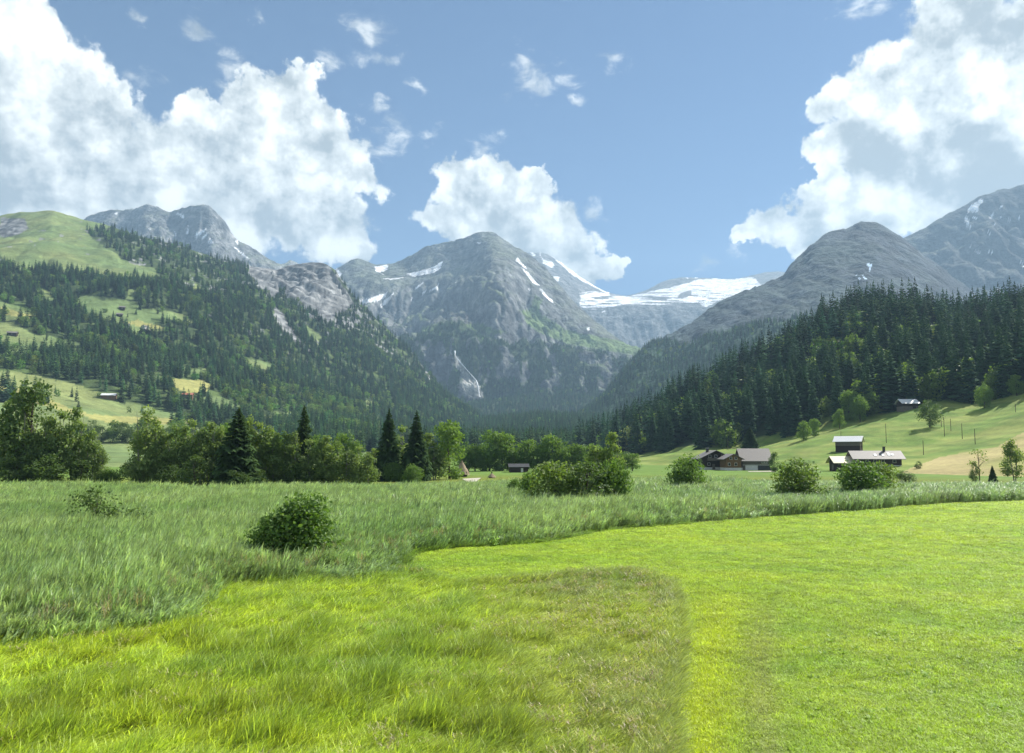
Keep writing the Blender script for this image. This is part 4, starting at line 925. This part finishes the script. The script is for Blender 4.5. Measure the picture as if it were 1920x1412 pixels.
MB().box(-3.9, -3.8, -1.2, 0.6, 0.2, 2.0).build('door', M['board'], h3); MB().box(-1.5, 0.8, -3.28, -3.2, 0.4, 2.2).build('shutter', M['board'], h3)
h4 = hut_on(1641, 876, hr, name='low_chalet', label='long low dark chalet with grey roof, chimney and skylights', cat='house', yaw=R(-8), L=14.5, W=7.4, eave=3.1, ridge=5.2, over=1.1, wall_mat=M['log'], roof_mat=M['shingle'], base=0.6, dig=3)
c4 = MB().box(2.6, 3.3, -0.6, 0.1, 4.4, 6.6).build('chimney', M['metal'], h4); MB().box(2.5, 3.4, -0.7, 0.2, 6.62, 6.75).build('chimney_cap', M['metal'], c4)
for x_ in (-3.6, -1.0, 1.4, 5.0): window(h4, x_, -3.7, 1.9, 0.9, 0.9)
for x_, y_ in ((-0.6, -2.6), (1.8, -2.6), (4.9, -2.4)):
    zz = 5.2 - (5.2-3.1)/3.7*abs(y_) + 0.22; MB().prism([(y_-0.55, zz-0.31), (y_+0.55, zz+0.31), (y_+0.55, zz+0.39), (y_-0.55, zz-0.23)], 'x', x_-0.4, x_+0.4).build('skylight', M['tin'], h4)
MB().prism([(-3.0, 3.72), (-1.2, 4.74), (-1.2, 4.82), (-3.0, 3.80)], 'x', 3.4, 4.2).build('roof_sheet', M['tin'], h4)
# huts on the left hillside
for (px, py, L, W, lb, rm, wm, yw) in [(23,628,12,8,'weathered hut alone on the open green left hillside meadow',M['shingle'],M['log'],20),
        (204,744,15,9,'farmhouse with long white roof above the lower straw meadow',M['tin'],M['brown'],14),
        (353,747,12,9,'red-roofed house at the foot of the straw-coloured clearing',M['tile'],M['brown'],12),
        (224,592,9,7,'lower of two small huts high on the left hillside clearing',M['shingle'],M['log'],25),
        (230,580,9,7,'upper of two small huts high on the left hillside clearing',M['shingle'],M['log'],25),
        (276,622,11,9,'dark-gabled chalet at the tip of the left hillside clearing',M['shingle'],M['log'],75),
        (272,616,10,8,'pale chalet just above the dark-gabled one in the clearing',M['shingle'],M['plaster'],75),
        (238,612,8,7,'small white-walled house by the trees in the hillside clearing',M['shingle'],M['plaster'],30),
        (88,594,12,8,'low barn half hidden by spruces at the clearing edge',M['shingle'],M['board'],10)]:
    h = hut_on(px, py, hl, name='hillside_hut', label=lb, cat='hut', yaw=R(yw), L=L, W=W, eave=3.4, ridge=5.6, over=1.0, wall_mat=wm, roof_mat=rm, dig=4)
    MB().box(-1, 1, -W/2-0.08, -W/2+0.02, 0.2, 2.2).build('door', M['board'], h)
# shed in the trees beyond the huts
h5 = hut_on(972, 886, None, name='field_shed', label='low dark shed with small white door under the far tree row', cat='shed', yaw=R(5), L=5.6, W=4, eave=1.8, ridge=2.6, over=0.5, wall_mat=M['log'], roof_mat=M['metal'], dig=0.5)
MB().box(0.6, 1.3, -2.08, -1.98, 0.2, 1.4).build('door', M['plaster'], h5)
# thatched huts
def thatch_hut(px, py, hpx, wpx, label, cap=None):
    x, y, z = gnd(px, py); s = pix_scale(y); H = hpx*s; W = wpx*s/2; o = empty('thatched_hut', (x, y, z)); tag(o, label, 'hut'); g = random.Random(int(px))
    MB().box(-W*0.62, W*0.62, -W*0.62, W*0.62, -0.3, H*0.35).build('wall', M['log'], o)
    nl = 5
    for i in range(nl):
        z0 = H*(0.16+0.80*i/nl); r0 = W*(1.0-0.90*i/nl); z1 = z0 + H*0.26; r1 = max(0.03, r0-W*0.26); T = TM(); k = 28
        for j in range(k):
            a0, a1 = 6.2832*j/k, 6.2832*(j+1)/k; q = g.uniform(0.93, 1.06); dz = g.uniform(-0.05, 0.04)*H
            T.quad((r0*q*math.cos(a0), r0*q*math.sin(a0), z0+dz), (r0*q*math.cos(a1), r0*q*math.sin(a1), z0+dz), (r1*math.cos(a1), r1*math.sin(a1), z1), (r1*math.cos(a0), r1*math.sin(a0), z1))
        link('thatch_layer', T.mesh('thatch_layer', M['thatch']), o)
    T = TM(); T.tube([(0, 0, H*0.92), (0, 0, H*(1.0 if cap is None else 1.22))], [W*0.10, W*0.07 if cap is None else W*0.18], 8); link('cap', T.mesh('cap', M['thatch'] if cap is None else M['metal']), o)
thatch_hut(866, 894, 29, 30, 'pointed thatched hut at the end of the gravel path, against the trees')
thatch_hut(922, 897, 9, 17, 'low thatched shelter with black cap standing in the reeds', 1)
# gravel path
pp = [ground(x, y) for x, y in ((866,898.5),(884,897.6),(903,897.2),(897,900),(894,903),(886,905.5),(876,906),(872,902))]
me = bpy.data.meshes.new('path'); me.from_pydata([(float(x), float(y), float(ground_z(np.array([x]), np.array([y]))[0])+0.06) for x, y in pp], [], [tuple(range(len(pp)))]); me.materials.append(M['gravel']); o = link('path', me); o['kind'] = 'structure'
yd = [ground(x, y) for x, y in ((1402,883.6),(1458,882.8),(1452,884.4),(1404,884.9))]
me = bpy.data.meshes.new('farmyard'); me.from_pydata([(float(x), float(y), float(ground_z(np.array([x]), np.array([y]))[0])+0.08) for x, y in yd], [], [(0, 1, 2, 3)]); me.materials.append(M['gravel']); o = link('farmyard', me); o['kind'] = 'structure'
# poles on the pasture
for (px, pb, pt, lb) in [(1662,831,795,'tall wooden pole above the white-roofed hay barn'),(1731,853,826,'wooden pole standing lowest on the pasture, near the straw slope'),(1770,819,783,'tallest wooden pole of the group below the lone maple'),
        (1764,800,784,'shortest wooden pole, right beside the lone maple'),(1782,807,784,'middle-sized wooden pole below the lone maple'),(1804,823,794,'wooden pole in the middle of the pasture, between two shorter shadows'.replace(', between two shorter shadows', ' row')),
        (1829,832,803,'wooden pole nearest the top of the straw-coloured slope'),(1904,772,756,'wooden pole high on the pasture under the forest shade'),(1577,822,808,'thin pole just above the roof of the white-roofed hay barn'),(1366,842,821,'pale pole behind the farmhouse roof against the forest')]:
    p = sheet_at(hr, px, pb); s = pix_scale(p[1]); H = (pb-pt)*s; T = TM()
    T.tube([(0, 0, -0.8), (0.02, 0, H*0.5), (0.05, 0, H-0.05), (0.05, 0, H)], [0.13, 0.115, 0.095, 0.04], 8)
    tag(link('wooden_pole', T.mesh('wooden_pole', M['pole']), None, p), lb, 'pole', 'poles on the pasture')
# waterfall on the central wall
def ribbon(sheet, pts, w, lift):
    V = []; Fq = []
    for i, (px, py) in enumerate(pts):
        x, y, z = sheet_at(sheet, px, py); n = w*(0.6+0.8*random.Random(i).random())
        V += [(x-n, y-lift, z+lift*0.6), (x, y-lift*1.6, z+lift*0.6), (x+n, y-lift, z+lift*0.6)]
        if i: a = 3*(i-1); Fq += [(a, a+1, a+4, a+3), (a+1, a+2, a+5, a+4)]
    return mesh_np('waterfall', np.array(V), np.array(Fq), M['foam'])
M['foam'] = mat_plain('white_water', (0.80, 0.82, 0.84), (0.62, 0.66, 0.70), 0.05, rough=0.4)
o = link('waterfall', ribbon(mc, [(854,660),(855,668),(862,680),(872,693),(884,705),(893,716),(897,728),(898,740),(900,748)], 2.6, 8)); tag(o, 'thin white waterfall running down the pale rock of the central wall', 'waterfall')

# ================================================================== REEDS, TALL GRASS, MOWN MEADOW
def blade(T, x, y, h, w, lean, ang, twist, seg=3, curl=1.8):
    """a tapering blade bending over towards direction ang"""
    ca, sa = math.cos(ang), math.sin(ang); tw = (math.cos(twist), math.sin(twist)); prev = None
    for i in range(seg+1):
        t = i/seg; off = lean*h*t**curl; zz = h*(t - 0.35*lean*t**(curl+1)); ww = w*(1-t)**0.7*0.5
        c = (x+ca*off, y+sa*off, zz); L_ = (c[0]-tw[0]*ww, c[1]-tw[1]*ww, c[2]); R_ = (c[0]+tw[0]*ww, c[1]+tw[1]*ww, c[2])
        if prev:
            if i == seg: T.tri(prev[0], prev[1], c)
            else: T.quad(prev[0], prev[1], R_, L_)
        prev = (L_, R_)
def reed_clump(seed):
    g = random.Random(seed); T = TM()
    for k in range(9):
        x, y = g.uniform(-0.28, 0.28), g.uniform(-0.28, 0.28); h = g.uniform(0.75, 1.05); ln = g.uniform(0.10, 0.30); a = g.gauss(0, 0.35)
        blade(T, x, y, h, 0.014, ln, a, g.uniform(0, 3.14), 2)
        for q in range(5):
            t = g.uniform(0.28, 0.98); bx, by, bz = x+math.cos(a)*ln*h*t**1.8, y+math.sin(a)*ln*h*t**1.8, h*(t-0.35*ln*t**2.8)
            n0 = len(T.v); L = g.uniform(0.26, 0.50); aa = a+g.gauss(0, 0.55)
            blade(T, 0, 0, L, 0.042, g.uniform(0.25, 0.75), aa, aa+1.57+g.uniform(-0.6, 0.6), 3, 1.5)
            for j in range(n0, len(T.v)): v = T.v[j]; T.v[j] = (v[0]+bx, v[1]+by, v[2]+bz)
    return T
def grass_clump(seed, n, h, rad, w, lean, spread=0.5, seg=2):
    g = random.Random(seed); T = TM()
    for k in range(n):
        a = g.uniform(0, 6.28); r = rad*math.sqrt(g.random()); aa = g.gauss(0, spread)
        blade(T, r*math.cos(a), r*math.sin(a), h*g.uniform(0.55, 1.1), w*g.uniform(0.7, 1.3), lean*g.uniform(0.5, 1.5), aa, aa+1.57+g.uniform(-0.9, 0.9), seg)
    return T
def weed_clump(seed):
    g = random.Random(seed); T = TM()
    for k in range(9):
        a = g.uniform(0, 6.28); blade(T, 0, 0, g.uniform(0.10, 0.18), g.uniform(0.04, 0.065), g.uniform(0.7, 1.3), a, a+1.57, 3, 1.2)
    return T
M['reed'] = mat_leaf('reed_leaves', (0.55, 0.60, 0.55), (1.45, 1.40, 1.45), 0.34, True, 0.5, (1.15, 1.2, 0.6, 1), 0.45)
M['grass'] = mat_leaf('grass_blades', (0.5, 0.55, 0.5), (1.5, 1.45, 1.5), 0.40, True, 0.35, (1.2, 1.2, 0.45, 1), 0.5)
REEDS = [reed_clump(i).mesh('reed_clump', M['reed']) for i in range(5)]
TALL = [grass_clump(20+i, 22, 0.5, 0.17, 0.020, 0.5, 0.7, 3).mesh('grass_clump', M['grass']) for i in range(5)]
SHORT = [grass_clump(40+i, 30, 0.10, 0.19, 0.013, 0.8, 3.0, 2).mesh('short_grass_clump', M['grass']) for i in range(5)]
WEED = [weed_clump(60+i).mesh('weed_rosette', M['grass']) for i in range(3)]
def sector(n, r0, r1, power, seed, half=38.0):
    """random ground points; thinning with distance as 1/r**power"""
    g = np.random.default_rng(seed); u = g.random(n); e = 2-power
    r = (r0**e + u*(r1**e-r0**e))**(1/e) if abs(e) > 1e-6 else r0*(r1/r0)**u
    a = np.radians(g.uniform(-half, half, n)); x, y = np.sin(a)*r, np.cos(a)*r
    return x, y, r, g
def lay(name, label, cat, x, y, g, scl, tint, protos, zoff=-0.02, rz=None, tilt=0.06):
    n = len(x); P = np.stack([x, y, ground_z(x, y)+zoff], 1)
    rot = np.stack([g.normal(0, tilt, n), g.normal(0, tilt, n), g.uniform(0, 6.28, n) if rz is None else rz], 1)
    gn_stuff(name, label, cat, P, rot, scl, g.integers(0, len(protos), n), np.clip(tint, 0.005, 1), protos)
def mixc(a, b, t): return np.array(a)[None]*(1-t)[:, None] + np.array(b)[None]*t[:, None]
# reeds
x, y, r, g = sector(150000, 15, 170, 1.25, 1)
xx, yy = zone_noise(x, y, 1.5); xm, ym = zone_noise(x, y, 0.35); k = inpoly(xx, yy, REED_W) & ~inpoly(xm, ym, MOWN_W); x, y, r = x[k], y[k], r[k]; n = len(x)
p1 = fbm(x/14, y/14, 3, seed=61); p2 = fbm(x/5, y/5, 3, seed=62)
def edge_in(x, y, poly, rad):
    return sum(inpoly(x+rad*math.cos(q), y+rad*math.sin(q), poly).astype(float) for q in np.arange(8)*math.pi/4)/8
ed = np.clip((edge_in(x, y, REED_W, 2.2)+edge_in(x, y, REED_W, 4.5)*0.8-0.75)/0.95, 0, 1); ed = np.where(y > 75, 1.0, ed)
bq = on_ground(562, 1052); nearb = np.exp(-(((x-bq[0])/3.2)**2+((y-bq[1]+2.2)/3.0)**2))
keep = (g.random(n) < 0.25+0.75*ed); x, y, r, p1, p2, ed, nearb = x[keep], y[keep], r[keep], p1[keep], p2[keep], ed[keep], nearb[keep]; n = len(x)
H = (1.42 + 0.30*p1 + 0.20*g.normal(size=n))*np.where(x/y > 0.30, 0.8, 1.0)*(0.42+0.58*ed)*(1-0.55*nearb)
tint = mixc((0.290, 0.420, 0.175), (0.490, 0.590, 0.300), np.clip(0.5+0.8*p1+0.35*p2, 0, 1)); tint *= (0.55+0.9*g.random((n, 1)))
W = (0.9+r/110)*(0.9+0.3*g.random(n))
lay('reed_bed', 'tall blue-green reeds bending in the wind across the wetland', 'reeds', x, y, g, np.stack([W, W, H], 1), tint, REEDS, -0.05, g.normal(0.05, 0.35, n)); NREED = n
# tall grass
x, y, r, g = sector(150000, 9, 70, 1.3, 2)
xx, yy = zone_noise(x, y, 0.14); k = ~inpoly(xx, yy, MOWN_W) & (edge_in(x, y, REED_W, 3.0) < 0.8); x, y, r = x[k], y[k], r[k]; n = len(x)
p1 = fbm(x/1.5, y/1.3, 4, seed=63); p2 = fbm(x/8, y/5, 3, seed=64); p3 = fbm(x/5, y/5, 3, seed=67)
right = sstep(-2.0, 3.0, x + 0.05*y)
H = (0.85 + 1.0*p1 + 0.35*p2 + 0.22*g.normal(size=n))*(1-0.25*right); H = np.clip(H, 0.35, 1.7)
rim = sstep(0.05, 0.35, edge_in(x, y, MOWN_W, 0.9))*sstep(46, 40, y)*sstep(-4.5, 0.0, x)
H = H*(1-rim) + 1.25*rim
tc_ = np.random.default_rng(91); tpx = tc_.uniform(-60, 980, 60); tpy = tc_.uniform(1180, 1400, 60)     # darker, taller tussocks
tuft = np.zeros(n)
for qx, qy in zip(tpx, tpy):
    wx_, wy_ = ground(qx, qy); tuft = np.maximum(tuft, np.exp(-(((x-wx_)/0.75)**2 + ((y-wy_)/0.55)**2)))
H = H*(1+0.7*tuft)
tint = mixc((0.54, 0.65, 0.105), (0.34, 0.47, 0.100), np.clip(0.35+1.2*p1+0.6*p2, 0, 1))
tint = tint*(1-0.22*tuft[:, None]); tint = tint*(1-0.5*right[:, None]) + mixc((0.36, 0.42, 0.06), (0.34, 0.34, 0.16), np.clip(0.4+1.3*p3, 0, 1))*0.5*right[:, None]
ff = sstep(32, 42, y)[:, None]; tint = tint*(1-ff) + np.array((0.24, 0.36, 0.085))[None]*ff
W = (0.9+r/40)*(0.85+0.3*g.random(n))
tint = tint*(1-0.6*rim[:, None]) + np.array((0.42, 0.48, 0.17))[None]*0.6*rim[:, None]  # paler tint paints the sunlit crest along the patch edge
lay('tall_grass', 'soft yellow-green uncut grass swept into tufts by the wind', 'grass', x, y, g, np.stack([W, W, H], 1), tint*(0.50+1.0*g.random((n, 1))), TALL, -0.03, g.normal(0.15, 0.35, n) + 0.5*p2)
# mown meadow
x, y, r, g = sector(330000, 9, 150, 1.45, 3)
xx, yy = zone_noise(x, y, 0.14); k = inpoly(xx, yy, MOWN_W); x, y, r = x[k], y[k], r[k]; n = len(x)
p1 = fbm(x/2.2, y/2.2, 4, seed=65); p2 = fbm(x/9, y/6, 3, seed=66); ppx, ppy = project(x, y, 0*x)
lane = 0.9*np.exp(-((x - (0.252*y+0.25*np.sin(y/4)))/(0.036*y))**2)*sstep(40, 26, y)     # the paler strip beside the uncut patch
dull = np.exp(-((x - (0.322*y+0.3*np.sin(y/5)))/(0.022*y))**2)*sstep(36, 24, y)
tint = mixc((0.285, 0.445, 0.054), (0.475, 0.580, 0.070), np.clip(0.5+0.55*p1+0.6*p2, 0, 1))
tint = tint*(1-lane[:, None]) + np.array((0.50, 0.58, 0.045))[None]*lane[:, None]
tint = tint*(1-0.6*dull[:, None]) + np.array((0.36, 0.38, 0.12))[None]*0.6*dull[:, None]
H = (0.9+0.5*p1+0.25*g.normal(size=n))*(1+0.35*lane)*(1-0.35*dull); H = np.clip(H, 0.35, 2.0)*(0.9+r/160); W = (0.85+r/38)*(0.85+0.3*g.random(n))
lay('mown_meadow_grass', 'short bright green grass of the mown meadow', 'grass', x, y, g, np.stack([W, W, H], 1), tint*(0.5+1.0*g.random((n, 1))), SHORT, -0.01)
x, y, r, g = sector(5000, 10, 30, 1.2, 4)
k = inpoly(x, y, MOWN_W) & (fbm(x/3, y/3, 3, seed=68) + 0.05*(x-9.5) > 0.05) & (x > 0.36*y); x, y, r = x[k], y[k], r[k]; n = len(x)
W = 0.45+0.7*g.random(n); lay('meadow_weeds', 'broad-leaved dock and clover rosettes in the mown meadow', 'weeds', x, y, g, np.stack([W, W, W], 1), np.array((0.22, 0.35, 0.05))[None]*(0.8+0.5*g.random((n, 1))), WEED, 0.0)
def stalk_clump(seed, n, rad, w):
    g = random.Random(seed); T = TM()
    for k in range(n):
        a = g.uniform(0, 6.28); r = rad*math.sqrt(g.random()); aa = g.gauss(0, 0.6); x0, y0 = r*math.cos(a), r*math.sin(a); h = g.uniform(0.7, 1.0); ln = g.uniform(0.1, 0.3)
        blade(T, x0, y0, h, w, ln, aa, aa+1.57, 2)
        for q in range(3):
            n0 = len(T.v); b = g.uniform(0, 6.28); blade(T, 0, 0, 0.14, 0.022, 0.9, b, b+1.57, 2)
            for j in range(n0, len(T.v)): v = T.v[j]; T.v[j] = (v[0]+x0+math.cos(aa)*ln*h*0.75, v[1]+y0+math.sin(aa)*ln*h*0.75, v[2]+h*(0.78+0.06*q)*(1-0.3*ln))
    return T
STALK = [stalk_clump(80+i, 9, 0.25, 0.007).mesh('seed_head_clump', M['grass']) for i in range(3)]
x, y, r, g = sector(26000, 10, 45, 1.2, 5)
xx, yy = zone_noise(x, y, 0.14); k = ~inpoly(xx, yy, MOWN_W) & ~inpoly(xx, yy, REED_W) & (g.random(len(x)) < 0.34*np.clip(0.9*fbm(x/5, y/4, 4, seed=71) + 0.45*sstep(-4, 4, x) - 0.02, 0.02, 1)**1.3); x, y, r = x[k], y[k], r[k]; n = len(x)
W = 0.9+0.4*g.random(n); lay('grass_seed_heads', 'purplish brown seed heads standing in the uncut grass', 'grass', x, y, g, np.stack([W, W, 0.42+0.22*g.random(n)], 1), mixc((0.36, 0.30, 0.19), (0.46, 0.46, 0.17), g.random(n)), STALK, 0.0)
x, y, r, g = sector(9000, 17, 90, 1.2, 6)
k = inpoly(x, y, REED_W) & (g.random(len(x)) < 0.3); x, y, r = x[k], y[k], r[k]; n = len(x)
W = 0.6+0.5*g.random(n); lay('dead_reed_stalks', 'pale dead stalks standing among the green reeds', 'reeds', x, y, g, np.stack([W, W, 1.2+0.5*g.random(n)], 1), mixc((0.42, 0.36, 0.22), (0.20, 0.16, 0.11), g.random(n)), STALK, 0.0)
print('counts', NREED, n, sum(len(o.data.polygons) for o in scene.objects if o.type == 'MESH'))
